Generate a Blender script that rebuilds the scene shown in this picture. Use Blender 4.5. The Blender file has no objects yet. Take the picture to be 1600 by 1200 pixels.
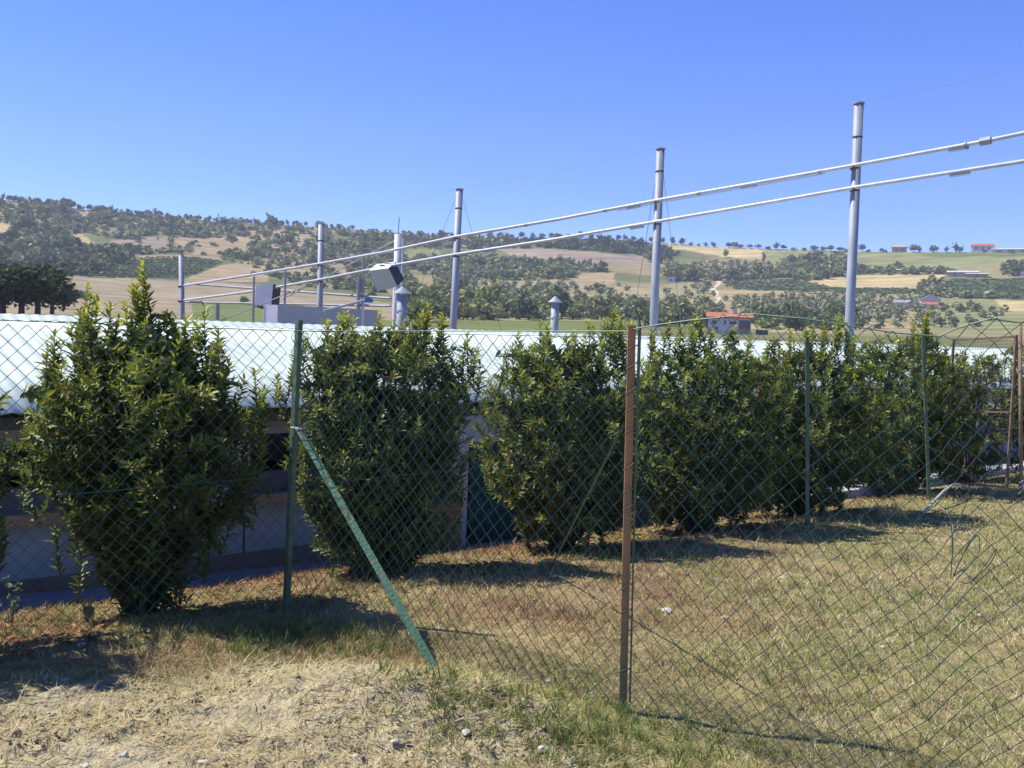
import bpy, math, random
import numpy as np
from mathutils import Vector, Matrix

random.seed(7)
RNG = np.random.default_rng(11)
scene = bpy.context.scene
col = scene.collection

# ------------------------------------------------------------------ camera
FPX = 1505.0                      # focal length in pixels of the 1600 px wide photograph
PITCH = math.radians(3.12)        # looking slightly down
ROLL = math.radians(2.0)          # phone held a little crooked
EYE = Vector((0, 0, 1.5))
Fw = Vector((0, math.cos(PITCH), -math.sin(PITCH)))
U0 = Vector((0, math.sin(PITCH), math.cos(PITCH)))
R0 = Vector((1, 0, 0))
CR = R0 * math.cos(ROLL) + U0 * math.sin(ROLL)
CU = U0 * math.cos(ROLL) - R0 * math.sin(ROLL)
cam_d = bpy.data.cameras.new('camera')
cam = bpy.data.objects.new('camera', cam_d)
col.objects.link(cam)
M3 = Matrix((CR, CU, -Fw)).transposed()
cam.matrix_world = Matrix.Translation(EYE) @ M3.to_4x4()
cam_d.sensor_width = 36
cam_d.lens = 36 * FPX / 1600
cam_d.clip_start = 0.05
cam_d.clip_end = 9000
scene.camera = cam

# ------------------------------------------------------------------ sky, sun, exposure
SUN_EL = math.radians(54)
SUN_AZ = math.atan2(-0.97, 0.26)          # towards the sun: behind the hedge, to the left
world = bpy.data.worlds.new('World')
scene.world = world
world.use_nodes = True
wn = world.node_tree.nodes
wl = world.node_tree.links
bg = wn['Background']
sky = wn.new('ShaderNodeTexSky')
sky.sky_type = 'NISHITA'
sky.sun_disc = False
sky.sun_elevation = SUN_EL
sky.sun_rotation = SUN_AZ
sky.altitude = 200
sky.air_density = 0.7
sky.dust_density = 0.0
sky.ozone_density = 3.0
hs = wn.new('ShaderNodeHueSaturation')
hs.inputs['Saturation'].default_value = 1.25
wl.new(sky.outputs[0], hs.inputs['Color'])
tn = wn.new('ShaderNodeVectorMath'); tn.operation = 'MULTIPLY'      # the phone's cool white balance
tn.inputs[1].default_value = (1.08, 0.90, 1.34)
wl.new(hs.outputs[0], tn.inputs[0])
wl.new(tn.outputs[0], bg.inputs[0])
bg.inputs[1].default_value = 0.112
sun_d = bpy.data.lights.new('sun', 'SUN')
sun_d.energy = 4.5
sun_d.angle = math.radians(0.5)
sun_d.color = (1.0, 0.95, 0.87)
sun = bpy.data.objects.new('sun', sun_d)
col.objects.link(sun)
to_sun = Vector((math.sin(SUN_AZ) * math.cos(SUN_EL), math.cos(SUN_AZ) * math.cos(SUN_EL), math.sin(SUN_EL)))
sun.rotation_euler = to_sun.to_track_quat('Z', 'Y').to_euler()
sun.location = (0, 0, 60)
scene.view_settings.view_transform = 'Standard'
scene.view_settings.look = 'None'
scene.view_settings.exposure = 0.74
scene.view_settings.gamma = 1.0
scene.view_settings.use_curve_mapping = False
scene.render.engine = 'CYCLES'
scene.cycles.max_bounces = 7
scene.cycles.transparent_max_bounces = 12

# ------------------------------------------------------------------ helpers
def srgb(r, g, b):
    f = lambda c: (c / 255) / 12.92 if c / 255 <= 0.04045 else ((c / 255 + 0.055) / 1.055) ** 2.4
    return (f(r), f(g), f(b))

def ray(px, py):
    return Fw + CR * ((px - 800) / FPX) + CU * ((600 - py) / FPX)

def at(px, py, d):
    """point seen at a pixel of the photograph, d metres ahead"""
    r = ray(px, py)
    return EYE + r * (d / r.y)

def project(x, y, z):
    vx, vy, vz = x - EYE.x, y - EYE.y, z - EYE.z
    w = vx * Fw.x + vy * Fw.y + vz * Fw.z
    w = np.where(np.abs(w) < 1e-6, 1e-6, w)
    u = (vx * CR.x + vy * CR.y + vz * CR.z) / w
    v = (vx * CU.x + vy * CU.y + vz * CU.z) / w
    px = 800 + u * FPX
    py = 600 - v * FPX
    return np.where(w > 0, px, -9999), np.where(w > 0, py, -9999)

def S(v, a, b):
    t = np.clip((np.asarray(v, float) - a) / (b - a), 0, 1)
    return t * t * (3 - 2 * t)

_perm = np.random.default_rng(3).permutation(512)
_val = np.random.default_rng(4).uniform(-1, 1, 512)
def vnoise(x, y):
    x = np.asarray(x, float); y = np.asarray(y, float)
    xi = np.floor(x).astype(np.int64); yi = np.floor(y).astype(np.int64)
    fx = x - xi; fy = y - yi
    fx = fx * fx * (3 - 2 * fx); fy = fy * fy * (3 - 2 * fy)
    h = lambda a, b: _val[_perm[(_perm[a % 512] + b) % 512]]
    return (h(xi, yi) * (1 - fx) + h(xi + 1, yi) * fx) * (1 - fy) + (h(xi, yi + 1) * (1 - fx) + h(xi + 1, yi + 1) * fx) * fy

def fbm(x, y, o=4):
    s = 0; a = 1; n = 0
    for k in range(o):
        s = s + a * vnoise(x * 2 ** k + 17 * k, y * 2 ** k + 31 * k); n += a; a *= 0.5
    return s / n

class MB:
    """collects shapes; build() links them as one mesh object"""
    def __init__(s): s.v = []; s.f = []
    def add(s, vs, fs):
        n = len(s.v)
        s.v += [tuple(p) for p in vs]
        s.f += [tuple(i + n for i in f) for f in fs]
    def box(s, c, size, rot=None):
        hx, hy, hz = size[0] / 2, size[1] / 2, size[2] / 2
        vs = [Vector((x, y, z)) for x in (-hx, hx) for y in (-hy, hy) for z in (-hz, hz)]
        if rot is not None: vs = [rot @ p for p in vs]
        c = Vector(c)
        s.add([p + c for p in vs], [(0, 1, 3, 2), (4, 6, 7, 5), (0, 4, 5, 1), (2, 3, 7, 6), (0, 2, 6, 4), (1, 5, 7, 3)])
    def tube(s, pts, r, n=8, cap=True):
        pts = [Vector(p) for p in pts]
        rs = r if isinstance(r, (list, tuple)) else [r] * len(pts)
        rings = []
        prev = None
        for i, p in enumerate(pts):
            d = (pts[min(i + 1, len(pts) - 1)] - pts[max(i - 1, 0)]).normalized()
            if prev is None:
                a = d.cross(Vector((0, 0, 1)))
                if a.length < 1e-3: a = d.cross(Vector((1, 0, 0)))
            else:
                a = prev - d * prev.dot(d)
            a.normalize(); prev = a
            b = d.cross(a)
            rings.append([p + a * (rs[i] * math.cos(2 * math.pi * k / n)) + b * (rs[i] * math.sin(2 * math.pi * k / n)) for k in range(n)])
        vs = [q for g in rings for q in g]
        fs = [(i * n + k, i * n + (k + 1) % n, (i + 1) * n + (k + 1) % n, (i + 1) * n + k) for i in range(len(pts) - 1) for k in range(n)]
        if cap:
            fs.append(tuple(range(n - 1, -1, -1)))
            fs.append(tuple((len(pts) - 1) * n + k for k in range(n)))
        s.add(vs, fs)
    def prism(s, poly, p0, ex, ey, ez):
        """poly (x,y) in the ex,ey plane at p0, extruded along ez"""
        p0 = Vector(p0); ex = Vector(ex); ey = Vector(ey); ez = Vector(ez)
        n = len(poly)
        vs = [p0 + ex * a + ey * b for a, b in poly] + [p0 + ex * a + ey * b + ez for a, b in poly]
        fs = [tuple(range(n)), tuple(range(2 * n - 1, n - 1, -1))] + [(i, n + i, n + (i + 1) % n, (i + 1) % n) for i in range(n)]
        s.add(vs, fs)
    def build(s, name, m, parent=None, smooth=False):
        me = bpy.data.meshes.new(name)
        me.from_pydata(s.v, [], s.f)
        import bmesh
        b = bmesh.new(); b.from_mesh(me)
        bmesh.ops.recalc_face_normals(b, faces=b.faces)
        b.to_mesh(me); b.free()
        return link(name, me, m, parent, smooth)

def link(name, me, m, parent=None, smooth=False):
    if m is not None and not me.materials: me.materials.append(m)
    if smooth:
        me.polygons.foreach_set('use_smooth', np.ones(len(me.polygons), bool))
    o = bpy.data.objects.new(name, me)
    col.objects.link(o)
    if parent is not None:
        o.parent = parent
        o.matrix_parent_inverse = Matrix.Translation(-parent.location) if parent.rotation_euler.z == 0 else parent.matrix_basis.inverted()
    return o

def np_mesh(name, V, F, colors=None):
    """V (n,3); F (m,k) array of equal-sized faces; colors (n,3) -> point attribute 'tint'"""
    V = np.ascontiguousarray(V, np.float32); F = np.ascontiguousarray(F, np.int32)
    me = bpy.data.meshes.new(name)
    k = F.shape[1]
    me.vertices.add(len(V)); me.vertices.foreach_set('co', V.ravel())
    me.loops.add(F.size); me.loops.foreach_set('vertex_index', F.ravel())
    me.polygons.add(len(F)); me.polygons.foreach_set('loop_start', np.arange(0, F.size, k, dtype=np.int32))
    me.update(calc_edges=True)
    if colors is not None:
        a = me.color_attributes.new('tint', 'FLOAT_COLOR', 'POINT')
        a.data.foreach_set('color', np.concatenate([colors, np.ones((len(V), 1))], 1).astype(np.float32).ravel())
    return me

def tag(o, label=None, cat=None, group=None, kind=None):
    if label: o['label'] = label
    if cat: o['category'] = cat
    if group: o['group'] = group
    if kind: o['kind'] = kind
    return o

def thing(name, loc, label, cat, group=None):
    o = bpy.data.objects.new(name, None)
    o.empty_display_size = 0.1
    o.location = loc
    col.objects.link(o)
    return tag(o, label, cat, group)

# ------------------------------------------------------------------ materials
MATS = {}
def mat(name, c, rough=0.7, metal=0.0, world=False, c2=None, scale=8.0, bump=0.0, bscale=40.0, spec=0.5, detail=5.0, lo=0.35, hi=0.65):
    m = bpy.data.materials.new(name); m.use_nodes = True
    nt = m.node_tree; N = nt.nodes; L = nt.links
    b = N['Principled BSDF']
    b.inputs['Base Color'].default_value = (*c, 1)
    b.inputs['Roughness'].default_value = rough
    b.inputs['Metallic'].default_value = metal
    b.inputs['Specular IOR Level'].default_value = spec
    tc = N.new('ShaderNodeTexCoord')
    if c2 is not None:
        n = N.new('ShaderNodeTexNoise'); n.inputs['Scale'].default_value = scale; n.inputs['Detail'].default_value = detail
        L.new(N.new('ShaderNodeNewGeometry').outputs['Position'] if world else tc.outputs['Object'], n.inputs['Vector'])
        r = N.new('ShaderNodeValToRGB')
        r.color_ramp.elements[0].position = lo; r.color_ramp.elements[0].color = (*c, 1)
        r.color_ramp.elements[1].position = hi; r.color_ramp.elements[1].color = (*c2, 1)
        L.new(n.outputs['Fac'], r.inputs['Fac']); L.new(r.outputs['Color'], b.inputs['Base Color'])
    if bump > 0:
        n2 = N.new('ShaderNodeTexNoise'); n2.inputs['Scale'].default_value = bscale; n2.inputs['Detail'].default_value = 6
        L.new(tc.outputs['Object'], n2.inputs['Vector'])
        bp = N.new('ShaderNodeBump'); bp.inputs['Strength'].default_value = bump; bp.inputs['Distance'].default_value = 0.02
        L.new(n2.outputs['Fac'], bp.inputs['Height']); L.new(bp.outputs['Normal'], b.inputs['Normal'])
    MATS[name] = m
    return m

def tint_mat(name, rough=0.6, transl=0.0, noise=0.0, nscale=1.0, spec=0.4, bump=0.0, bscale=1.0, bdist=0.1):
    """base colour from the mesh's own 'tint' attribute"""
    m = bpy.data.materials.new(name); m.use_nodes = True
    nt = m.node_tree; N = nt.nodes; L = nt.links
    b = N['Principled BSDF']; out = N['Material Output']
    b.inputs['Roughness'].default_value = rough
    b.inputs['Specular IOR Level'].default_value = spec
    a = N.new('ShaderNodeVertexColor'); a.layer_name = 'tint'
    src = a.outputs['Color']
    tc = N.new('ShaderNodeTexCoord')
    if noise > 0:
        n = N.new('ShaderNodeTexNoise'); n.inputs['Scale'].default_value = nscale; n.inputs['Detail'].default_value = 8
        n.inputs['Roughness'].default_value = 0.65
        L.new(tc.outputs['Object'], n.inputs['Vector'])
        mr = N.new('ShaderNodeMapRange')
        mr.inputs['From Min'].default_value = 0.3; mr.inputs['From Max'].default_value = 0.7
        mr.inputs['To Min'].default_value = 1 - noise; mr.inputs['To Max'].default_value = 1 + noise
        L.new(n.outputs['Fac'], mr.inputs['Value'])
        mx = N.new('ShaderNodeVectorMath'); mx.operation = 'SCALE'
        L.new(src, mx.inputs[0]); L.new(mr.outputs[0], mx.inputs['Scale'])
        src = mx.outputs[0]
    L.new(src, b.inputs['Base Color'])
    if bump > 0:
        n2 = N.new('ShaderNodeTexNoise'); n2.inputs['Scale'].default_value = bscale; n2.inputs['Detail'].default_value = 8
        L.new(tc.outputs['Object'], n2.inputs['Vector'])
        bp = N.new('ShaderNodeBump'); bp.inputs['Strength'].default_value = bump; bp.inputs['Distance'].default_value = bdist
        L.new(n2.outputs['Fac'], bp.inputs['Height']); L.new(bp.outputs['Normal'], b.inputs['Normal'])
    if transl > 0:
        t = N.new('ShaderNodeBsdfTranslucent'); L.new(src, t.inputs['Color'])
        mix = N.new('ShaderNodeMixShader'); mix.inputs[0].default_value = transl
        L.new(b.outputs[0], mix.inputs[1]); L.new(t.outputs[0], mix.inputs[2])
        L.new(mix.outputs[0], out.inputs['Surface'])
    MATS[name] = m
    return m

tint_mat('leaf', rough=0.45, transl=0.36, spec=0.35)
tint_mat('far_leaf', rough=0.75, transl=0.2, spec=0.2)
tint_mat('grass', rough=0.75, transl=0.25, spec=0.2)
tint_mat('yard', rough=0.95, noise=0.35, nscale=9.0, spec=0.1, bump=0.9, bscale=45.0, bdist=0.03)
tint_mat('hill', rough=0.95, noise=0.22, nscale=0.06, spec=0.05)
mat('bark', (0.07, 0.05, 0.035), 0.9, c2=(0.14, 0.11, 0.08), scale=20, bump=0.5)
mat('far_bark', (0.06, 0.045, 0.035), 0.95, c2=(0.11, 0.09, 0.07), scale=3)
mat('green_wire', (0.025, 0.080, 0.066), 0.5, c2=(0.040, 0.105, 0.088), scale=3, spec=0.5)
mat('green_paint', (0.065, 0.125, 0.07), 0.6, c2=(0.13, 0.18, 0.10), scale=10, bump=0.2, lo=0.4, hi=0.7)
mat('worn_paint', (0.05, 0.14, 0.075), 0.6, c2=(0.19, 0.12, 0.075), scale=11, bump=0.35, bscale=60, lo=0.54, hi=0.72)
mat('rust', (0.46, 0.23, 0.10), 0.85, c2=(0.22, 0.185, 0.09), scale=4, bump=0.35, bscale=90, lo=0.36, hi=0.62)
mat('dark_rust', (0.20, 0.12, 0.075), 0.85, c2=(0.28, 0.20, 0.13), scale=6, bump=0.3, lo=0.4, hi=0.7)
mat('galvanised', (0.40, 0.42, 0.46), 0.5, 0.1, c2=(0.5, 0.52, 0.56), scale=6, bump=0.05)
mat('pole_steel', (0.24, 0.26, 0.30), 0.6, 0.1, c2=(0.32, 0.34, 0.38), scale=2.5, bump=0.08)
mat('dark_steel', (0.06, 0.06, 0.065), 0.6, 0.4, c2=(0.12, 0.11, 0.1), scale=8)
mat('thin_cable', (0.20, 0.22, 0.27), 0.6)
mat('roof_sheet', (0.44, 0.525, 0.445), 0.65, world=True, c2=(0.55, 0.62, 0.545), scale=2.2, bump=0.03, lo=0.3, hi=0.7)
mat('shed_wall', (0.36, 0.41, 0.40), 0.8, world=True, c2=(0.29, 0.335, 0.33), scale=2.2, bump=0.1)
mat('shutter', (0.42, 0.40, 0.48), 0.7, world=True, c2=(0.34, 0.33, 0.40), scale=3)
mat('curtain', (0.07, 0.08, 0.11), 0.8, world=True, c2=(0.10, 0.11, 0.14), scale=4)
mat('ledge', (0.40, 0.28, 0.17), 0.85, c2=(0.30, 0.22, 0.14), scale=6, bump=0.15)
mat('plinth', (0.24, 0.19, 0.14), 0.9, c2=(0.17, 0.14, 0.11), scale=6, bump=0.2)
mat('inside', (0.08, 0.075, 0.07), 0.9, c2=(0.05, 0.05, 0.05), scale=3)
mat('white_render', (0.80, 0.76, 0.77), 0.8, c2=(0.72, 0.68, 0.68), scale=5, bump=0.1)
mat('shade_net', (0.012, 0.07, 0.06), 0.8, c2=(0.02, 0.09, 0.08), scale=12, bump=0.2)
mat('tank_grey', (0.32, 0.36, 0.40), 0.6, c2=(0.38, 0.41, 0.44), scale=3)
mat('box_light', (0.78, 0.78, 0.82), 0.55, 0.0, c2=(0.70, 0.70, 0.74), scale=4)
mat('box_green', (0.42, 0.48, 0.40), 0.6, 0.0, c2=(0.47, 0.52, 0.45), scale=4)
mat('box_dark', (0.035, 0.035, 0.04), 0.7, c2=(0.06, 0.055, 0.05), scale=6)
mat('blue_plastic', (0.03, 0.16, 0.38), 0.5, c2=(0.05, 0.2, 0.42), scale=8)
mat('white_pipe', (0.58, 0.60, 0.62), 0.5, c2=(0.48, 0.5, 0.52), scale=5)
mat('pale_hose', (0.42, 0.44, 0.42), 0.6, c2=(0.34, 0.36, 0.33), scale=10)
mat('concrete', (0.46, 0.47, 0.50), 0.9, world=True, c2=(0.36, 0.37, 0.40), scale=6, bump=0.2)
mat('gravel', (0.30, 0.30, 0.34), 0.95, c2=(0.20, 0.20, 0.235), scale=60, bump=0.8, bscale=80)
mat('white_stone', (0.60, 0.56, 0.48), 0.9, c2=(0.42, 0.37, 0.28), scale=30, bump=0.3)
mat('brick', (0.36, 0.22, 0.13), 0.9, c2=(0.28, 0.17, 0.10), scale=10, bump=0.3)
mat('tile_roof', (0.45, 0.15, 0.07), 0.85, world=True, c2=(0.36, 0.11, 0.055), scale=0.9)
mat('house_wall', (0.62, 0.57, 0.55), 0.85, world=True, c2=(0.54, 0.50, 0.49), scale=0.4)
mat('house_tan', (0.42, 0.33, 0.25), 0.85, c2=(0.35, 0.28, 0.22), scale=0.4)
mat('house_glass', (0.05, 0.055, 0.07), 0.2, spec=0.7)
mat('grey_roof', (0.30, 0.29, 0.31), 0.8, c2=(0.24, 0.235, 0.25), scale=0.5)
mat('pale_roof', (0.58, 0.56, 0.55), 0.7, c2=(0.5, 0.48, 0.47), scale=0.5)

# ------------------------------------------------------------------ lie of the land
P1 = (-1.14, 4.90)                         # corner post of the fences
FA = np.array((0.737, 0.676))              # direction of the hedge and its fence
FN = np.array((-0.676, 0.737))             # away from the camera, to the shed

def z_yard(x, y):
    x = np.asarray(x, float); y = np.asarray(y, float)
    t = (x - P1[0]) * FA[0] + (y - P1[1]) * FA[1]
    s = (x - P1[0]) * FN[0] + (y - P1[1]) * FN[1]
    z = 0.0 - 0.02 * np.clip(t, -3, 6) + 0.06 * S(-s, 0, 2.0) - 0.13 * S(s, 0, 0.9) - 0.25 * S(s, 0.9, 2.2)
    z = z + 0.13 * np.exp(-((x + 0.50) / 0.62) ** 2 - ((y - 3.52) / 0.34) ** 2)
    z = z + 0.05 * np.exp(-((x + 1.55) / 0.45) ** 2 - ((y - 3.05) / 0.3) ** 2)
    return z - 0.9 * S(np.hypot(x, y), 16, 45)

def soil_mask(x, y):
    """bare dug soil in the foreground on the left"""
    e = ((x + 0.85) / 1.35) ** 2 + ((y - 3.3) / 0.72) ** 2 + 0.35 * vnoise(x * 3, y * 3)
    return 1 - S(e, 0.55, 1.15)

def z_rough(x, y):
    m = soil_mask(x, y)
    z = 0.016 * fbm(x * 2.2, y * 2.2, 3) + 0.008 * fbm(x * 9, y * 9, 3)
    cl = np.maximum(0, fbm(x * 14 + 5, y * 14, 3)) ** 1.0
    return z + m * (0.032 * cl + 0.020 * fbm(x * 26, y * 26, 2))

def zg(x, y):
    return z_yard(x, y) + z_rough(x, y)

def gz(x, y): return float(zg(np.array(x), np.array(y)))

def on_ground(px, py):
    r = ray(px, py)
    lo, hi = 0.5, 60.0
    for _ in range(60):
        m = (lo + hi) / 2
        p = EYE + r * (m / r.y)
        if p.z > float(z_yard(p.x, p.y)): lo = m
        else: hi = m
    p = EYE + r * (lo / r.y)
    return Vector((p.x, p.y, gz(p.x, p.y)))

# hills: elevation of the crest by azimuth, read from the photograph
CREST = [(-60, 303), (0, 312), (60, 318), (120, 326), (200, 334), (280, 341), (360, 348), (450, 352), (520, 356), (600, 362), (680, 368),
         (780, 372), (880, 372), (960, 374), (1040, 380), (1120, 386), (1200, 389), (1300, 392), (1400, 394), (1500, 394), (1600, 395), (1680, 396)]
_ca, _ce = [], []
for _px, _py in CREST:
    _r = ray(_px, _py)
    _ca.append(math.atan2(_r.x, _r.y)); _ce.append(_r.z / math.hypot(_r.x, _r.y))
def crest_e(az):
    az = np.asarray(az, float)
    e = np.interp(az, _ca, _ce)
    out = np.clip((np.abs(az) - 0.6) / 1.2, 0, 1)
    return e * (1 - 0.45 * out)
def crest_r(az):
    return np.interp(np.asarray(az, float), [-0.5, 0.0, 0.5], [880, 860, 800])
R_IN = 110.0
def z_hill(x, y):
    x = np.asarray(x, float); y = np.asarray(y, float)
    r = np.hypot(x, y); az = np.arctan2(x, y)
    E = crest_e(az); Rc = crest_r(az)
    t = (r - R_IN) / (Rc - R_IN)
    front = EYE.z + r * E * np.clip(t, 0, 1) ** 1.5
    near = -1.5 + 3.0 * S(r, 35, R_IN)
    back = EYE.z + Rc * E - 0.16 * (r - Rc)
    z = np.where(r < R_IN, near, np.where(r < Rc, front, np.maximum(back, -20)))
    lump = 1.1 * fbm(x / 60, y / 60, 3) * S(t, 0.02, 0.2) * (1 - S(t, 0.9, 1.0))
    return z + lump
def hill_at(px, py):
    """point of the hillside seen at a pixel"""
    r = ray(px, py)
    az = math.atan2(r.x, r.y); e = r.z / math.hypot(r.x, r.y)
    E = float(crest_e(az)); Rc = float(crest_r(az))
    t = min(max(e / E, 0.002), 1.0) ** (1 / 1.5)
    d = R_IN + t * (Rc - R_IN)
    x, y = math.sin(az) * d, math.cos(az) * d
    return Vector((x, y, float(z_hill(x, y))))

# ------------------------------------------------------------------ setting: yard ground
def axis(a0, a1, step, lo, hi, grow=1.22):
    mid = list(np.arange(a0, a1 + step / 2, step))
    up = [mid[-1]]; s = step
    while up[-1] < hi: s *= grow; up.append(up[-1] + s)
    dn = [mid[0]]; s = step
    while dn[-1] > lo: s *= grow; dn.append(dn[-1] - s)
    return np.array(dn[:0:-1] + mid + up[1:])
def yard_colour(x, y):
    green = S(fbm(x * 1.1 + 3, y * 1.1 + 7, 4), -0.15, 0.40)
    near_post = np.exp(-((x - 0.45) / 0.6) ** 2 - ((y - 3.35) / 0.5) ** 2)
    green = np.clip(green * 0.65 + 0.8 * near_post + 0.45 * S(x / y, 0.12, 0.45) + 0.25 * (1 - S(y, 3.2, 5.0)), 0, 1)
    redz = np.clip(0.35 + S(fbm(x * 0.9 + 60, y * 0.9, 3), -0.3, 0.3), 0, 1) * (1 - S(x / y, 0.15, 0.45)) * S(y, 3.4, 4.6)
    return green, redz
xs = axis(-2.6, 2.6, 0.022, -48, 48)
ys = axis(2.6, 5.6, 0.022, -14, 50)
GX, GY = np.meshgrid(xs, ys)
GZ = zg(GX, GY)
nx, ny = len(xs), len(ys)
idx = np.arange(nx * ny).reshape(ny, nx)
GF = np.stack([idx[:-1, :-1], idx[:-1, 1:], idx[1:, 1:], idx[1:, :-1]], -1).reshape(-1, 4)
sm = soil_mask(GX, GY)[..., None]
n1 = (0.5 + 0.5 * fbm(GX * 1.3 + 9, GY * 1.3, 4))[..., None]
n2 = (0.5 + 0.5 * fbm(GX * 3.1 + 40, GY * 3.1, 4))[..., None]
c_dry = np.array((0.30, 0.22, 0.11)); c_straw = np.array((0.34, 0.29, 0.13)); c_brown = np.array((0.22, 0.145, 0.085)); c_soil = np.array((0.30, 0.255, 0.155)); c_soil2 = np.array((0.41, 0.35, 0.21))
gc = c_dry * (1 - n1) + c_straw * n1
gc = gc * (1 - 0.5 * S(n2, 0.5, 0.8)) + c_brown * 0.5 * S(n2, 0.5, 0.8)
yg, yr = yard_colour(GX, np.maximum(GY, 0.5)); yg = yg[..., None]; yr = yr[..., None]
gc = gc * (1 - 0.7 * yr) + np.array((0.25, 0.155, 0.085)) * 0.7 * yr
gc = gc * (1 - 0.6 * yg) + np.array((0.19, 0.19, 0.065)) * 0.6 * yg
gc = gc * (1 - sm) + (c_soil * (1 - n2) + c_soil2 * n2) * sm
me = np_mesh('ground', np.stack([GX, GY, GZ], -1).reshape(-1, 3), GF, gc.reshape(-1, 3))
tag(link('ground', me, MATS['yard'], smooth=True), kind='structure')

# ------------------------------------------------------------------ setting: hillside with its fields
def inpoly(px, py, poly):
    c = np.zeros(px.shape, bool)
    n = len(poly); j = n - 1
    for i in range(n):
        xi, yi = poly[i]; xj, yj = poly[j]
        c ^= ((yi > py) != (yj > py)) & (px < (xj - xi) * (py - yi) / (yj - yi + 1e-9) + xi)
        j = i
    return c
TAN = (0.31, 0.235, 0.13); WHEAT = (0.40, 0.315, 0.15); EARTH = (0.255, 0.205, 0.125); VINE = (0.075, 0.095, 0.036); GREENF = (0.13, 0.155, 0.048); PINKISH = (0.265, 0.21, 0.15); OLIVEG = (0.205, 0.21, 0.085)
FIELDS = [   # outline in the photograph, colour, how many trees may grow there (0 none .. 1 dense)
    ([(-80, 428), (130, 433), (280, 437), (420, 446), (620, 476), (620, 520), (-80, 520)], EARTH, 0.02),
    ([(300, 474), (420, 470), (560, 492), (640, 505), (640, 520), (300, 520)], GREENF, 0.05),
    ([(135, 434), (170, 424), (205, 406), (240, 402), (300, 401), (350, 410), (335, 418), (285, 437)], VINE, 0.0),
    ([(205, 401), (250, 398), (345, 402), (348, 408), (290, 401), (210, 405)], TAN, 0.0),
    ([(290, 436), (345, 415), (420, 405), (420, 440), (330, 440)], TAN, 0.3),
    ([(98, 362), (128, 366), (160, 390), (140, 390), (104, 372)], WHEAT, 0.0),
    ([(168, 377), (215, 372), (262, 369), (268, 390), (212, 396), (190, 392)], PINKISH, 0.05),
    ([(258, 370), (290, 372), (292, 388), (268, 390)], TAN, 0.05),
    ([(286, 372), (385, 367), (392, 398), (300, 398)], TAN, 0.25),
    ([(-80, 342), (16, 346), (20, 362), (0, 372), (-80, 372)], WHEAT, 0.05),
    ([(110, 328), (150, 330), (160, 340), (118, 342)], TAN, 0.3),
    ([(370, 362), (470, 356), (500, 372), (480, 400), (400, 395)], TAN, 0.6),
    ([(440, 420), (560, 418), (560, 432), (460, 436)], TAN, 0.3),
    ([(600, 392), (680, 388), (690, 398), (610, 404)], OLIVEG, 0.2),
    ([(775, 389), (850, 388), (1010, 401), (1010, 414), (900, 410), (800, 400)], PINKISH, 0.0),
    ([(990, 376), (1060, 380), (1195, 386), (1195, 404), (1130, 402), (1085, 392), (1040, 388)], WHEAT, 0.0),
    ([(1020, 412), (1055, 400), (1110, 404), (1060, 412)], GREENF, 0.05),
    ([(1040, 414), (1115, 406), (1240, 412), (1240, 432), (1060, 434)], TAN, 0.35),
    ([(1190, 386), (1300, 386), (1300, 408), (1200, 412)], OLIVEG, 0.15),
    ([(1320, 391), (1620, 393), (1620, 412), (1500, 420), (1330, 416)], OLIVEG, 0.0),
    ([(1430, 396), (1620, 393), (1620, 400), (1450, 402)], GREENF, 0.0),
    ([(1246, 442), (1330, 430), (1480, 429), (1440, 450), (1330, 451)], WHEAT, 0.0),
    ([(1130, 438), (1240, 436), (1300, 449), (1440, 452), (1440, 462), (1300, 462), (1150, 452)], VINE, 0.0),
    ([(1445, 452), (1490, 436), (1620, 434), (1620, 470), (1500, 468)], VINE, 0.0),
    ([(1100, 452), (1440, 460), (1440, 520), (1180, 520), (1130, 480)], (0.29, 0.235, 0.115), 0.30),
    ([(1440, 462), (1620, 470), (1620, 520), (1440, 520)], OLIVEG, 0.25),
    ([(1555, 470), (1620, 470), (1620, 488), (1570, 486)], WHEAT, 0.0),
    ([(1123, 436), (1130, 437), (1119, 451), (1131, 478), (1122, 478), (1113, 451)], (0.52, 0.42, 0.30), 0.0),
    ([(890, 428), (960, 424), (960, 444), (900, 450)], TAN, 0.1),
    ([(740, 445), (860, 436), (960, 448), (1110, 440), (1125, 490), (900, 490), (760, 480)], (0.27, 0.225, 0.115), 0.32),
    ([(700, 503), (830, 500), (1000, 503), (1000, 525), (700, 525)], GREENF, 0.0),
]
az_in = np.linspace(-0.60, 0.60, 760)
az_out = np.linspace(0.60, 2 * math.pi - 0.60, 90)[1:-1]
azs = np.concatenate([az_in, az_out])
tt = np.concatenate([np.linspace(32, R_IN, 24)[:-1], R_IN + (860 - R_IN) * np.linspace(0, 1, 230) ** 0.85])
rows = []
for a in azs:
    sc_ = (crest_r(a) - R_IN) / (860 - R_IN)
    rows.append(np.concatenate([tt[:23], R_IN + (tt[23:] - R_IN) * sc_, crest_r(a) + np.array([12, 40, 120, 400, 1200, 4000.0])]))
RR = np.array(rows)                                # (naz, nr)
AA = np.repeat(azs[:, None], RR.shape[1], 1)
HX = np.sin(AA) * RR; HY = np.cos(AA) * RR; HZ = z_hill(HX, HY)
hpx, hpy = project(HX, HY, HZ)
jx = 2.5 * vnoise(HX / 9, HY / 9); jy = 1.2 * vnoise(HX / 9 + 50, HY / 9)
scr1 = np.array((0.130, 0.140, 0.054)); scr2 = np.array((0.255, 0.215, 0.105))
n = (0.5 + 0.5 * fbm(HX / 45, HY / 45, 4))[..., None]
HC = scr1 * (1 - S(n, 0.38, 0.66)) + scr2 * S(n, 0.38, 0.66)
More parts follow.
